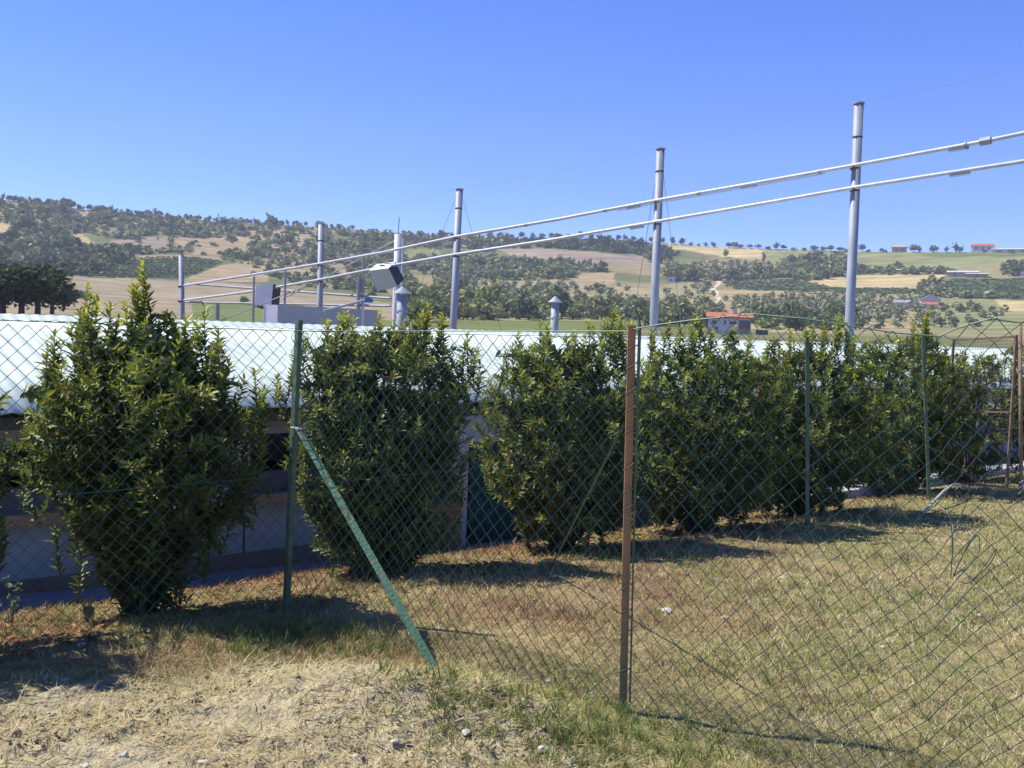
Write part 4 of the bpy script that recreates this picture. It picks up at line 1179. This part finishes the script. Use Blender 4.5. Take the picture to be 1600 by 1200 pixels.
# white stones lying in the soil and the grass
def stone_mesh(seed, sx, sy, sz):
    import bmesh
    bm = bmesh.new(); bmesh.ops.create_icosphere(bm, subdivisions=2, radius=1)
    r = random.Random(seed)
    for v in bm.verts:
        k = 1 + 0.22 * math.sin(v.co.x * 3 + seed) * math.cos(v.co.y * 4 + seed) + r.uniform(-0.10, 0.10)
        v.co = Vector((v.co.x * sx * k, v.co.y * sy * k, v.co.z * sz * k))
    me = bpy.data.meshes.new('stone'); bm.to_mesh(me); bm.free(); me.materials.append(MATS['white_stone'])
    return me
STONES = [(318, 1196, 17, 'big white stone at the bottom edge on the left of the mound'), (193, 1186, 14, 'round white stone near the bottom left corner'), (133, 1196, 12, 'flat white stone at the bottom left edge of the picture'),
          (648, 1078, 12, 'angular white stone just below the foot of the green brace'), (728, 1154, 16, 'pale flat stone on the straw below the brace'), (848, 1181, 15, 'cream stone in the straw left of the weeds by the rusty post'),
          (617, 1174, 13, 'white stone in the lower middle of the mound'), (887, 1196, 14, 'long pale stone at the bottom edge below the rusty post'), (856, 1064, 9, 'small white stone between brace foot and rusty post'), (923, 1089, 9, 'small pale stone just left of the rusty post'),
          (1042, 958, 17, 'long white stone in dry grass right of the rusty post'), (1132, 968, 9, 'tiny white stone right of the long white stone'), (1531, 960, 9, 'tiny white stone under the wire tangle'), (1380, 1012, 8, 'tiny white stone in the grass at the lower right'),
          (128, 1006, 10, 'pale stone in the soil below the flowering weed'), (102, 1064, 11, 'grey-white clod beside the dark shadow on the left'), (555, 1190, 12, 'white pebble at the bottom edge on the mound'), (475, 1080, 10, 'white pebble on the crest of the mound')]
sm_ = [stone_mesh(i, 1.0, 0.8, 0.55) for i in range(6)]
for i, (px, py, w, lab) in enumerate(STONES):
    p = on_ground(px, py)
    o = bpy.data.objects.new('stone', sm_[i % 6]); col.objects.link(o)
    k = w / FPX * p.y / 2 * 1.3
    o.location = p + Vector((0, 0, k * 0.34)); o.scale = (k, k * (0.7 + 0.3 * (i % 3)), k * (0.7 + 0.2 * (i % 2))); o.rotation_euler = (0, 0, i * 1.1)
    tag(o, lab, 'stone', 'white stones lying on the ground')

# ------------------------------------------------------------------ farmhouses on the hillside
def house(name, px0, px1, py_base, label, cat='house', wall='house_wall', roof='tile_roof', h_wall=12, h_roof=5, depth=9.0, windows=(), hip=False, gable_front=False, yaw=0.0, chimney=None, overhang=0.5, wz=None):
    c = hill_at((px0 + px1) / 2, py_base)
    d = c.y
    d = math.hypot(c.x, c.y); w = (px1 - px0) / FPX * d; h_wall *= d / FPX; h_roof *= d / FPX; overhang *= min(1, w / 10)
    windows = [(a_, b_ * h_wall, c_ * w, e_ * h_wall) for a_, b_, c_, e_ in windows]
    t = thing(name, c, label, cat)
    rot = Matrix.Rotation(yaw - math.atan2(c.x, c.y), 3, 'Z')
    def L(x, y, z): return c + rot @ Vector((x, y, z))
    def lbox(nm, x0, x1, y0, y1, z0, z1, m, parent=t):
        b = MB(); b.box(L((x0 + x1) / 2, (y0 + y1) / 2, (z0 + z1) / 2), (x1 - x0, y1 - y0, z1 - z0), rot); return b.build(nm, MATS[m], parent)
    lbox('wall', -w / 2, w / 2, 0, depth, -3, h_wall, wall)
    ov = overhang
    b = MB()
    if gable_front:
        g = MB(); g.prism([(-w / 2, h_wall + 0.01), (w / 2, h_wall + 0.01), (0, h_wall + h_roof)], L(0, 0.02, 0), rot @ Vector((1, 0, 0)), UZ, rot @ Vector((0, depth - 0.04, 0))); g.build('gable', MATS[wall], t)
        for sg in (-1, 1):
            p = [(sg * (w / 2 + ov), h_wall - ov * h_roof / (w / 2) + 0.05), (0, h_wall + h_roof + 0.05), (0, h_wall + h_roof + 0.30), (sg * (w / 2 + ov), h_wall - ov * h_roof / (w / 2) + 0.30)]
            b.prism(p, L(0, -ov, 0), rot @ Vector((1, 0, 0)), UZ, rot @ Vector((0, depth + 2 * ov, 0)))
    else:
        e = w * 0.22 if hip else 0.0
        V = [L(-w / 2 - ov, -ov, h_wall), L(w / 2 + ov, -ov, h_wall), L(w / 2 + ov, depth + ov, h_wall), L(-w / 2 - ov, depth + ov, h_wall), L(-w / 2 - ov + e, depth / 2, h_wall + h_roof), L(w / 2 + ov - e, depth / 2, h_wall + h_roof)]
        V2 = [p + Vector((0, 0, 0.25)) for p in V[:4]]
        b.add(V[:4] + V2 + V[4:], [(3, 2, 1, 0), (0, 1, 5, 4), (1, 2, 6, 5), (2, 3, 7, 6), (3, 0, 4, 7), (4, 5, 9, 8), (5, 6, 9), (6, 7, 8, 9), (7, 4, 8)])
    r_ = b.build('roof', MATS[roof], t)
    for (fx, z0, ww, hh) in windows:
        x = -w / 2 + w * fx
        wi = lbox('window', x - ww / 2 - 0.12, x + ww / 2 + 0.12, -0.10, 0.05, z0 - 0.12, z0 + hh + 0.12, wall)
        pn = lbox('pane', x - ww / 2, x + ww / 2, -0.13, -0.02, z0, z0 + hh, 'house_glass', None)
        pn.parent = wi; pn.matrix_parent_inverse = Matrix.Translation(-t.location).inverted() @ Matrix.Translation(-t.location)
        pn.matrix_parent_inverse = (Matrix.Translation(-t.location)).inverted() @ Matrix.Translation(-t.location)
    if chimney is not None:
        lbox('chimney', w * chimney - 0.5, w * chimney + 0.5, depth * 0.3, depth * 0.3 + 0.9, h_wall, h_wall + h_roof + 1.0, wall)
    return t, L, lbox, w, d
t, L, lb, w, d = house('farmhouse', 1107, 1171, 519, 'white farmhouse with orange tiled roof and porch, largest on the hillside', h_wall=24, h_roof=9, depth=8, windows=((0.14, 0.60, 0.08, 0.24), (0.40, 0.58, 0.045, 0.26), (0.58, 0.62, 0.16, 0.16), (0.2, 0.14, 0.09, 0.26)), chimney=0.12)
k = d / FPX
lb('balcony', w * 0.20, w * 0.50, -2.2, -0.1, 8 * k, 9.5 * k, 'tile_roof')
for f in (0.21, 0.35, 0.49): lb('porch_post', w * f - 0.12, w * f + 0.12, -2.1, -1.85, -1.5, 8 * k, 'house_wall')
lb('porch_recess', w * 0.22, w * 0.48, -0.14, -0.02, 9.6 * k, 21 * k, 'house_glass')
lb('lean_to_roof', w * 0.55, w * 0.95, -1.0, 5.0, 7 * k, 8 * k, 'pale_roof'); lb('lean_to_wall', w * 0.62, w * 0.90, 0.0, 4.8, -1.5, 7 * k, 'house_glass')
t, L, lb, w, d = house('white_house', 1441, 1466, 484, 'white gabled house with orange lean-to roof among the olive rows', h_wall=13, h_roof=7, depth=9, gable_front=True, roof='pale_roof', windows=((0.3, 0.15, 0.12, 0.3), (0.7, 0.15, 0.12, 0.3)), yaw=0.1)
k = d / FPX
lb('lean_to_wall', -w * 0.42, w * 0.36, -2.2, -0.15, -1.5, 5.5 * k, 'house_wall')
b = MB(); b.prism([(-2.6, 5.0 * k), (0.0, 9.5 * k), (0.0, 10.3 * k), (-2.6, 5.8 * k)], L(-w * 0.46, -0.1, 0), L(0, 1, 0) - L(0, 0, 0), UZ, L(w * 0.86, 0, 0) - L(0, 0, 0)); b.build('lean_to_roof', MATS['tile_roof'], t)
house('white_barn', 1397, 1416, 483, 'small white barn with grey roof left of the white gabled house', 'barn', roof='grey_roof', h_wall=8, h_roof=5, depth=7, overhang=1.2, yaw=-0.3)
house('ridge_house', 1521, 1549, 392, 'red-roofed house on the skyline near the right edge', h_wall=9, h_roof=4.5, depth=11, windows=((0.2, 0.5, 0.1, 0.3), (0.5, 0.5, 0.11, 0.3), (0.8, 0.5, 0.1, 0.3), (0.6, 0.04, 0.2, 0.36)))
house('ridge_house', 1395, 1415, 392, 'tan hip-roofed house on the skyline between trees', h_wall=7, h_roof=5, depth=10, hip=True, wall='house_tan', roof='house_tan', windows=((0.3, 0.4, 0.13, 0.35), (0.7, 0.4, 0.13, 0.35)))
house('long_barn', 1556, 1605, 393, 'long low white barn on the skyline at the right edge', 'barn', h_wall=4.5, h_roof=2.5, depth=10, roof='pale_roof', windows=((0.2, 0.3, 0.12, 0.4), (0.5, 0.3, 0.12, 0.4), (0.8, 0.3, 0.12, 0.4)))
house('farm_building', 1484, 1524, 433, 'long grey-roofed farm building above the dark vineyard', 'barn', h_wall=6.5, h_roof=3, depth=9, roof='pale_roof', wall='house_tan', windows=((0.25, 0.3, 0.1, 0.4), (0.6, 0.3, 0.1, 0.4)))
house('farm_building', 1512, 1540, 434, 'small tan outbuilding with pink wall right of the long farm building', 'barn', h_wall=5.0, h_roof=2, depth=7, roof='pale_roof', wall='brick', windows=((0.5, 0.2, 0.14, 0.45),))
house('greenhouse', 1405, 1452, 425, 'low pale greenhouse roof among hedges above the golden field', 'greenhouse', h_wall=3, h_roof=2, depth=8, roof='pale_roof', wall='grey_roof')
house('stone_ruin', 1043, 1054, 440, 'tiny pinkish stone hut on the slope right of the second pole', 'hut', h_wall=7.5, h_roof=1, depth=4, roof='house_tan', wall='house_wall', windows=((0.5, 0.2, 0.22, 0.4),))
house('pale_hut', 1596, 1612, 431, 'white hut cut off by the right edge above the vineyard', 'hut', h_wall=5, h_roof=1.5, depth=6, roof='pale_roof')

# ------------------------------------------------------------------ trees of the hillside
def crown_arrays(rg, n, kind):
    """unit crown: about 1 wide, 1 tall, made of leaf clumps gathered in lobes"""
    nl = {'round': 9, 'olive': 7, 'tall': 8, 'scrub': 6, 'wood': 16}[kind]
    ce = rg.normal(0, 1, (nl, 3)); ce /= np.linalg.norm(ce, axis=1, keepdims=True)
    ce *= rg.uniform(0.12, 0.34, (nl, 1)); ce[:, 2] = np.abs(ce[:, 2]) * 1.0 + (0.28 if kind != 'scrub' else 0.12)
    if kind == 'tall': ce[:, :2] *= 0.55; ce[:, 2] = np.linspace(0.2, 0.8, nl)
    lr = rg.uniform(0.14, 0.25, nl)
    k = rg.integers(0, nl, n)
    v = rg.normal(0, 1, (n, 3)); v /= np.linalg.norm(v, axis=1, keepdims=True)
    pos = ce[k] + v * (lr[k] * rg.uniform(0.55, 1.05, n))[:, None]
    ax = v + rg.normal(0, 0.8, (n, 3)); ax /= np.linalg.norm(ax, axis=1, keepdims=True)
    sd = np.cross(ax, v + rg.normal(0, 0.4, (n, 3))); sd /= np.linalg.norm(sd, axis=1, keepdims=True) + 1e-9
    sz = rg.uniform(0.05, 0.11, (n, 1)) * (0.42 if n > 500 else 1.0)
    V = np.stack([pos - ax * sz, pos + sd * sz * 0.7, pos + ax * sz, pos - sd * sz * 0.7], 1).reshape(-1, 3)
    F = np.arange(n * 4).reshape(n, 4)
    sh = rg.uniform(0.65, 1.25, (nl, 1))[k] * rg.uniform(0.75, 1.2, (n, 1))
    return V, F, np.repeat(sh, 4, 0)
PAL = {'round': np.array((0.165, 0.200, 0.062)), 'olive': np.array((0.265, 0.285, 0.145)), 'tall': np.array((0.10, 0.14, 0.045)), 'scrub': np.array((0.265, 0.275, 0.095)), 'dark': np.array((0.085, 0.110, 0.045)), 'fresh': np.array((0.25, 0.30, 0.075)), 'vine': np.array((0.130, 0.175, 0.055))}
CROWNS = {}
for kd in ('round', 'olive', 'tall', 'scrub', 'wood'):
    for q in range(3):
        V, F, sh = crown_arrays(np.random.default_rng(100 + q + len(kd) * 7), 1300 if kd == 'wood' else 170, kd)
        CROWNS[kd, q] = (V, F, sh)
_tm = {}
def crown_mesh(kd, pal, q):
    if (kd, pal, q) not in _tm:
        V, F, sh = CROWNS[kd, q]
        me = np_mesh('crown', V, F, PAL[pal] * sh); me.materials.append(MATS['far_leaf']); _tm[kd, pal, q] = me
    return _tm[kd, pal, q]
tb = MB(); tb.tube([(0, 0, -0.25), (0.01, 0, 0.1), (-0.01, 0.01, 0.38)], [0.045, 0.032, 0.018], 5)
tb.tube([(0, 0, 0.15), (0.12, 0.03, 0.36)], [0.02, 0.01], 4); tb.tube([(0, 0, 0.18), (-0.12, -0.05, 0.38)], [0.02, 0.01], 4)
_to = tb.build('trunk', MATS['far_bark']); trunk_me = _to.data; bpy.data.objects.remove(_to)
trees = []   # (x, y, z, width, height, kind, palette, zone)
rt = np.random.default_rng(5)
def in_field(px, py):
    dn = None
    for poly, c, dens in FIELDS:
        if inpoly(np.array([px]), np.array([py]), poly)[0]: dn = dens
    return dn
def plant(px, py, w, h, kd, pal, zone, jit=0.15):
    p = hill_at(px, py)
    trees.append((p.x, p.y, p.z, w * rt.uniform(1 - jit, 1 + jit), h * rt.uniform(1 - jit, 1 + jit), kd, pal, zone))
def zone_scatter(poly, n, kinds, wr, zone, respect=True):
    xs_ = [p[0] for p in poly]; ys_ = [p[1] for p in poly]
    n = int(n * 1.7)
    if zone in ('valley', 'grove'): wr = (wr[0] * 1.3, wr[1] * 1.3)
    k = 0; tries = 0
    while k < n and tries < n * 8:
        tries += 1
        px = rt.uniform(min(xs_), max(xs_)); py = rt.uniform(min(ys_), max(ys_))
        if not inpoly(np.array([px]), np.array([py]), poly)[0]: continue
        f = in_field(px, py)
        if respect and f is not None and rt.uniform() > f: continue
        kd, pal = kinds[rt.integers(0, len(kinds))]
        w = float(np.clip(rt.lognormal(math.log((wr[0] + wr[1]) / 2), 0.38), wr[0] * 0.45, wr[1] * 1.7)); plant(px, py, w, w * {'round': 1.0, 'olive': 0.85, 'tall': 1.9, 'scrub': 0.7}[kd], kd, pal, zone); k += 1
MIXED = [('round', 'round'), ('round', 'scrub'), ('scrub', 'scrub'), ('scrub', 'round'), ('olive', 'olive')]
DARKW = [('round', 'round'), ('round', 'dark'), ('scrub', 'round')]
zone_scatter([(-60, 308), (200, 330), (400, 346), (620, 362), (620, 392), (400, 402), (280, 398), (180, 372), (-60, 360)], 520, MIXED, (4, 9), 'left slope')
zone_scatter([(-60, 360), (90, 360), (150, 392), (205, 402), (150, 432), (-60, 428)], 330, DARKW + MIXED, (5, 10), 'left slope')
zone_scatter([(150, 385), (290, 392), (210, 404), (160, 425)], 60, MIXED, (4, 8), 'left slope')
zone_scatter([(340, 395), (620, 380), (640, 440), (600, 470), (430, 440), (340, 415)], 240, MIXED + [('scrub', 'fresh')], (4, 8), 'middle slope')
zone_scatter([(560, 366), (800, 374), (780, 388), (620, 392)], 150, MIXED, (4, 9), 'middle slope')
zone_scatter([(620, 404), (780, 402), (900, 412), (960, 424), (900, 440), (700, 438), (620, 420)], 260, [('scrub', 'olive'), ('round', 'scrub'), ('olive', 'olive'), ('round', 'round')], (4, 8), 'middle slope')
zone_scatter([(760, 374), (1000, 382), (1060, 398), (1040, 412), (900, 398), (780, 388)], 220, DARKW, (4, 9), 'middle slope')
zone_scatter([(700, 440), (900, 446), (1120, 446), (1130, 500), (640, 500)], 170, [('olive', 'olive'), ('olive', 'scrub'), ('olive', 'olive')], (3.5, 6), 'grove')
zone_scatter([(620, 462), (760, 466), (900, 480), (900, 500), (640, 502)], 80, DARKW + [('round', 'fresh'), ('round', 'scrub')], (3.5, 6.5), 'valley')
zone_scatter([(880, 488), (1120, 490), (1120, 512), (880, 506)], 60, DARKW + [('round', 'scrub')], (3, 5.5), 'valley')
zone_scatter([(1040, 425), (1250, 425), (1250, 438), (1040, 440)], 90, [('olive', 'olive'), ('round', 'scrub')], (4, 7), 'grove')
zone_scatter([(1220, 404), (1330, 404), (1340, 436), (1240, 440)], 120, [('round', 'round'), ('scrub', 'round'), ('round', 'scrub')], (5, 9), 'middle slope')
zone_scatter([(1330, 418), (1480, 422), (1480, 430), (1330, 432)], 60, [('round', 'round'), ('scrub', 'round')], (4, 7), 'right slope')
zone_scatter([(1180, 496), (1340, 498), (1340, 516), (1180, 518)], 46, DARKW + [('scrub', 'fresh')], (3, 5.5), 'valley')
zone_scatter([(1440, 448), (1620, 460), (1620, 470), (1440, 466)], 60, [('olive', 'olive'), ('olive', 'scrub')], (3.5, 6), 'grove')
zone_scatter([(1560, 418), (1620, 420), (1620, 432), (1570, 432)], 24, [('round', 'round')], (4, 8), 'right slope')
# vineyards: rows of low vines
def vines(poly, step_px, step_py):
    ys_ = [p[1] for p in poly]; xs_ = [p[0] for p in poly]
    py = min(ys_)
    while py < max(ys_):
        px = min(xs_)
        while px < max(xs_):
            a = px + rt.normal(0, 0.7); b_ = py + rt.normal(0, 0.15)
            if inpoly(np.array([a]), np.array([b_]), poly)[0] and rt.uniform() < 0.9: plant(a, b_, 4.0, 2.0, 'scrub', 'vine', 'vineyard')
            px += step_px
        py += step_py
vines(FIELDS[2][0], 6.0, 2.6); vines(FIELDS[22][0], 6.5, 2.6); vines(FIELDS[23][0], 7.0, 3.0)
# olive groves in rows
def grove(poly, step_px, step_py, skew, w, pal='olive'):
    ys_ = [p[1] for p in poly]; xs_ = [p[0] for p in poly]
    py = min(ys_)
    r_ = 0
    while py < max(ys_):
        f = (py - min(ys_)) / (max(ys_) - min(ys_) + 1e-6)
        px = min(xs_) - 60 + skew * (py - min(ys_))
        while px < max(xs_) + 60:
            a = px + rt.normal(0, 1.2); b_ = py + rt.normal(0, 0.6)
            if inpoly(np.array([a]), np.array([b_]), poly)[0] and rt.uniform() < 0.93:
                plant(a, b_, w, w * 0.85, 'olive', pal, 'grove')
            px += step_px * (0.8 + 0.5 * f)
        py += step_py * (0.8 + 0.6 * f); r_ += 1
grove([(1130, 462), (1300, 464), (1440, 466), (1440, 486), (1360, 510), (1190, 506), (1140, 482)], 17, 5.2, -1.2, 6.2)
grove([(1360, 484), (1500, 478), (1590, 492), (1540, 514), (1360, 512)], 24, 6.5, -2.4, 6.2)
grove([(1045, 414), (1120, 409), (1225, 414), (1220, 428), (1060, 432)], 13, 3.2, 0.35, 5.8)
grove([(1120, 440), (1240, 440), (1240, 450), (1140, 450)], 13, 4.0, 0.2, 5.0)
grove([(740, 446), (860, 440), (930, 450), (880, 482), (760, 474)], 20, 8, 0.6, 6.6)
# skyline trees one by one
for px in list(np.arange(2, 640, 7.5)):
    if rt.uniform() < 0.75: plant(px + rt.normal(0, 2), np.interp(px, [c[0] for c in CREST], [c[1] for c in CREST]) + 0.3, rt.uniform(3.5, 7.5), rt.uniform(3.5, 8), 'round', 'round' if rt.uniform() < .7 else 'scrub', 'skyline')
for px, w, h in [(655, 6, 5), (668, 4, 4), (690, 9, 7), (735, 8, 5), (765, 9, 8), (782, 8, 8), (800, 6, 6), (815, 7, 9), (833, 8, 8), (847, 7, 7), (862, 7, 8), (874, 5, 6), (888, 5, 6), (908, 11, 10), (925, 7, 7), (940, 5, 5), (952, 6, 6), (966, 6, 7), (978, 7, 7), (990, 7, 7), (1002, 5, 6), (1018, 7, 7), (1036, 8, 7), (1050, 7, 9), (1066, 8, 9), (1080, 6, 5), (1092, 4, 4), (1103, 6, 6), (1114, 7, 6), (1138, 7, 7), (1147, 9, 8), (1157, 7, 6), (1172, 7, 6), (1185, 8, 6), (1200, 7, 5), (1212, 9, 8), (1224, 7, 6), (1240, 7, 4), (1256, 6, 4), (1272, 9, 7), (1286, 7, 6), (1298, 8, 7), (1312, 9, 5), (1322, 7, 4), (1347, 8, 9), (1356, 5, 4), (1378, 5, 5), (1428, 9, 10), (1436, 7, 8), (1459, 9, 9), (1478, 6, 7), (1494, 9, 10), (1502, 6, 6), (1383, 5, 4), (1581, 5, 4)]:
    plant(px, np.interp(px, [c[0] for c in CREST], [c[1] for c in CREST]) + 0.6, w, h, 'round', 'dark' if rt.uniform() < .5 else 'round', 'skyline', 0.06)
# single trees that stand out
for px, py, w, h, kd, pal in [(1134, 402, 5, 9, 'round', 'scrub'), (1193, 410, 5, 9, 'tall', 'round'), (1236, 410, 6, 9, 'round', 'round'), (1185, 500, 5.5, 7.5, 'round', 'round'), (1178, 495, 5, 6, 'round', 'scrub'), (1250, 492, 4.5, 5, 'round', 'fresh'),
                              (382, 475, 3.2, 3, 'round', 'round'), (1100, 505, 4, 4, 'round', 'dark'), (1112, 484, 4, 4, 'olive', 'olive'), (1525, 490, 3.5, 4, 'round', 'scrub'),
                              (1434, 486, 2.6, 3, 'round', 'dark'), (1470, 484, 3, 3, 'round', 'round'), (1480, 486, 3.5, 3, 'round', 'dark')]:
    plant(px, py, w * (1.35 if py > 460 else 1), h * (1.35 if py > 460 else 1), kd, pal, 'single')
for px, py, w, h in [(-25, 492, 5.5, 7.5), (5, 490, 6.0, 8.5), (32, 488, 6.0, 8), (58, 489, 6.0, 8), (82, 488, 5, 6.5), (100, 480, 5, 6), (118, 470, 6, 6), (20, 470, 7, 9), (-5, 465, 8, 10), (70, 465, 7, 8)]:
    plant(px, py + 3, w * 1.7, h * 1.0, 'wood', 'dark', 'dark wood', 0.14)
TREE_LABEL = {
    'skyline a': ('tree', 'small dark tree on the skyline left of the grey tank', 'skyline trees over the left hill'),
    'skyline b': ('tree', 'small dark tree on the skyline between the capped flue and the second pole', 'skyline trees over the middle hill'),
    'skyline c': ('tree', 'small dark tree on the skyline between the two rightmost poles', 'skyline trees above the wheat field'),
    'skyline d': ('tree', 'round tree on the skyline right of the tallest pole', 'skyline trees beside the ridge houses'),
    'grove a': ('olive tree', 'grey-green olive tree on the tan slope left of the dirt track', 'olive trees left of the dirt track'),
    'grove b': ('olive tree', 'grey-green olive tree in the rows below the dark vineyard', 'olive trees in rows behind the farmhouse'),
    'grove c': ('olive tree', 'grey-green olive tree in the slanting rows near the white gabled house', 'olive trees near the white gabled house'),
    'valley a': ('tree', 'bushy green tree just above the shed roof left of the capless pole wires', 'trees at the foot of the middle hill'),
    'valley b': ('tree', 'bushy green tree just above the shed roof left of the white farmhouse', 'trees left of the farmhouse'),
    'valley c': ('tree', 'bushy green tree just above the shed roof right of the white farmhouse', 'trees right of the farmhouse'),
    'dark wood': ('tree', 'dark dense tree in the clump at the far left above the shed roof', 'dark trees at the far left')}
TREE_LABEL['valley a'] = ('tree', 'bushy green tree just above the shed roof between the two capped flues', 'trees at the foot of the middle hill')
SINGLE = ['small tree standing alone in the golden wheat field', 'narrow dark tree at the lower right corner of the wheat field', 'round tree on the slope left of the tallest pole', 'tall green tree right behind the white farmhouse', 'pale green tree rising behind the farmhouse chimney', 'bright green tree right of the farmhouse lean-to',
          'small lone bush in the brown field between the left poles', 'dark round tree at the left corner of the farmhouse', 'grey olive tree just above the farmhouse roof', 'small tree in the pale meadow at the right edge', 'round dark bush left of the white gabled house', 'green bush touching the right side of the white gabled house', 'dark low bush just right of the white gabled house']
_k = [0]
def split_zone(t):
    px, py = project(np.array(t[0]), np.array(t[1]), np.array(t[2])); px = float(px); z = t[7]
    if z == 'skyline': z += ' a' if px < 600 else ' b' if px < 1020 else ' c' if px < 1335 else ' d'
    if z == 'grove': z += ' a' if px < 1120 else ' b' if px < 1340 else ' c'
    if z == 'valley': z += ' a' if px < 900 else ' b' if px < 1120 else ' c'
    if z == 'single':
        z = 'single %d' % _k[0]; TREE_LABEL[z] = ('tree', SINGLE[_k[0]], 'lone trees among the fields'); _k[0] += 1
    return t[:7] + (z,)
trees = [split_zone(t) for t in trees]
def apparent(t): return t[4] / math.hypot(t[0], t[1]) * (3 if t[7].split()[0] in ('single', 'dark', 'skyline') else 1)
ind = [t for t in trees if t[7] in TREE_LABEL]
ind.sort(key=apparent, reverse=True)
cap_ = 290
indiv = ind[:cap_]; rest = ind[cap_:] + [t for t in trees if t[7] not in TREE_LABEL]
for i, (x, y, z, w, h, kd, pal, zone) in enumerate(indiv):
    cat, lab, grp = TREE_LABEL[zone]
    t = bpy.data.objects.new('olive_tree' if kd == 'olive' else 'tree', None); t.empty_display_size = 0.3
    t.location = (x, y, z); t.scale = (w, w, h); t.rotation_euler = (0, 0, (i * 2.39) % 6.28); col.objects.link(t)
    tag(t, lab, cat, grp)
    c = bpy.data.objects.new('crown', crown_mesh(kd, pal, i % 3)); col.objects.link(c); c.parent = t; c['kind'] = 'stuff'
    k = bpy.data.objects.new('trunk', trunk_me); col.objects.link(k); k.parent = t
def mass(name, lst, label):
    VV, FF, CC = [], [], []; n_ = 0
    r_ = np.random.default_rng(9)
    for i, (x, y, z, w, h, kd, pal, zone) in enumerate(lst):
        V, F, sh = CROWNS[kd, i % 3]
        sel = r_.permutation(len(F))[:70]
        a = r_.uniform(0, 6.28); ca, sa = math.cos(a), math.sin(a)
        Vs = V.reshape(-1, 4, 3)[sel]; ct = Vs.mean(1, keepdims=True); Vs = (ct + (Vs - ct) * 1.45).reshape(-1, 3)
        P = np.stack([(Vs[:, 0] * ca - Vs[:, 1] * sa) * w + x, (Vs[:, 0] * sa + Vs[:, 1] * ca) * w + y, Vs[:, 2] * h + z - 0.12 * h], -1)
        VV.append(P); FF.append(np.arange(len(P)).reshape(-1, 4) + n_); n_ += len(P)
        CC.append(PAL[pal] * sh.reshape(-1, 4, 1)[sel].reshape(-1, 1) * r_.uniform(0.75, 1.25))
    o = link(name, np_mesh(name, np.concatenate(VV), np.concatenate(FF), np.concatenate(CC)), MATS['far_leaf'])
    return tag(o, label, 'woodland', kind='stuff')
mass('woodland', [t for t in rest if t[7] in ('left slope',)], 'far scrubby woodland covering the left hill')
mass('woodland', [t for t in rest if t[7] not in ('left slope',)], 'far trees and hedgerows massed on the middle and right slopes')

# ------------------------------------------------------------------ summer haze
hz = MB(); hz.box((0, 380, 100), (2400, 1500, 240))
hm = bpy.data.materials.new('haze'); hm.use_nodes = True
hn_ = hm.node_tree.nodes; hl = hm.node_tree.links
hn_.remove(hn_['Principled BSDF'])
pv = hn_.new('ShaderNodeVolumePrincipled'); pv.inputs['Color'].default_value = (0.80, 0.88, 1.0, 1); pv.inputs['Density'].default_value = 0.00026; pv.inputs['Anisotropy'].default_value = 0.0
hl.new(pv.outputs[0], hn_['Material Output'].inputs['Volume'])
USE_HAZE = True
if USE_HAZE:
    o = hz.build('haze', hm); tag(o, 'thin blue summer haze over the whole valley', 'haze', kind='stuff')
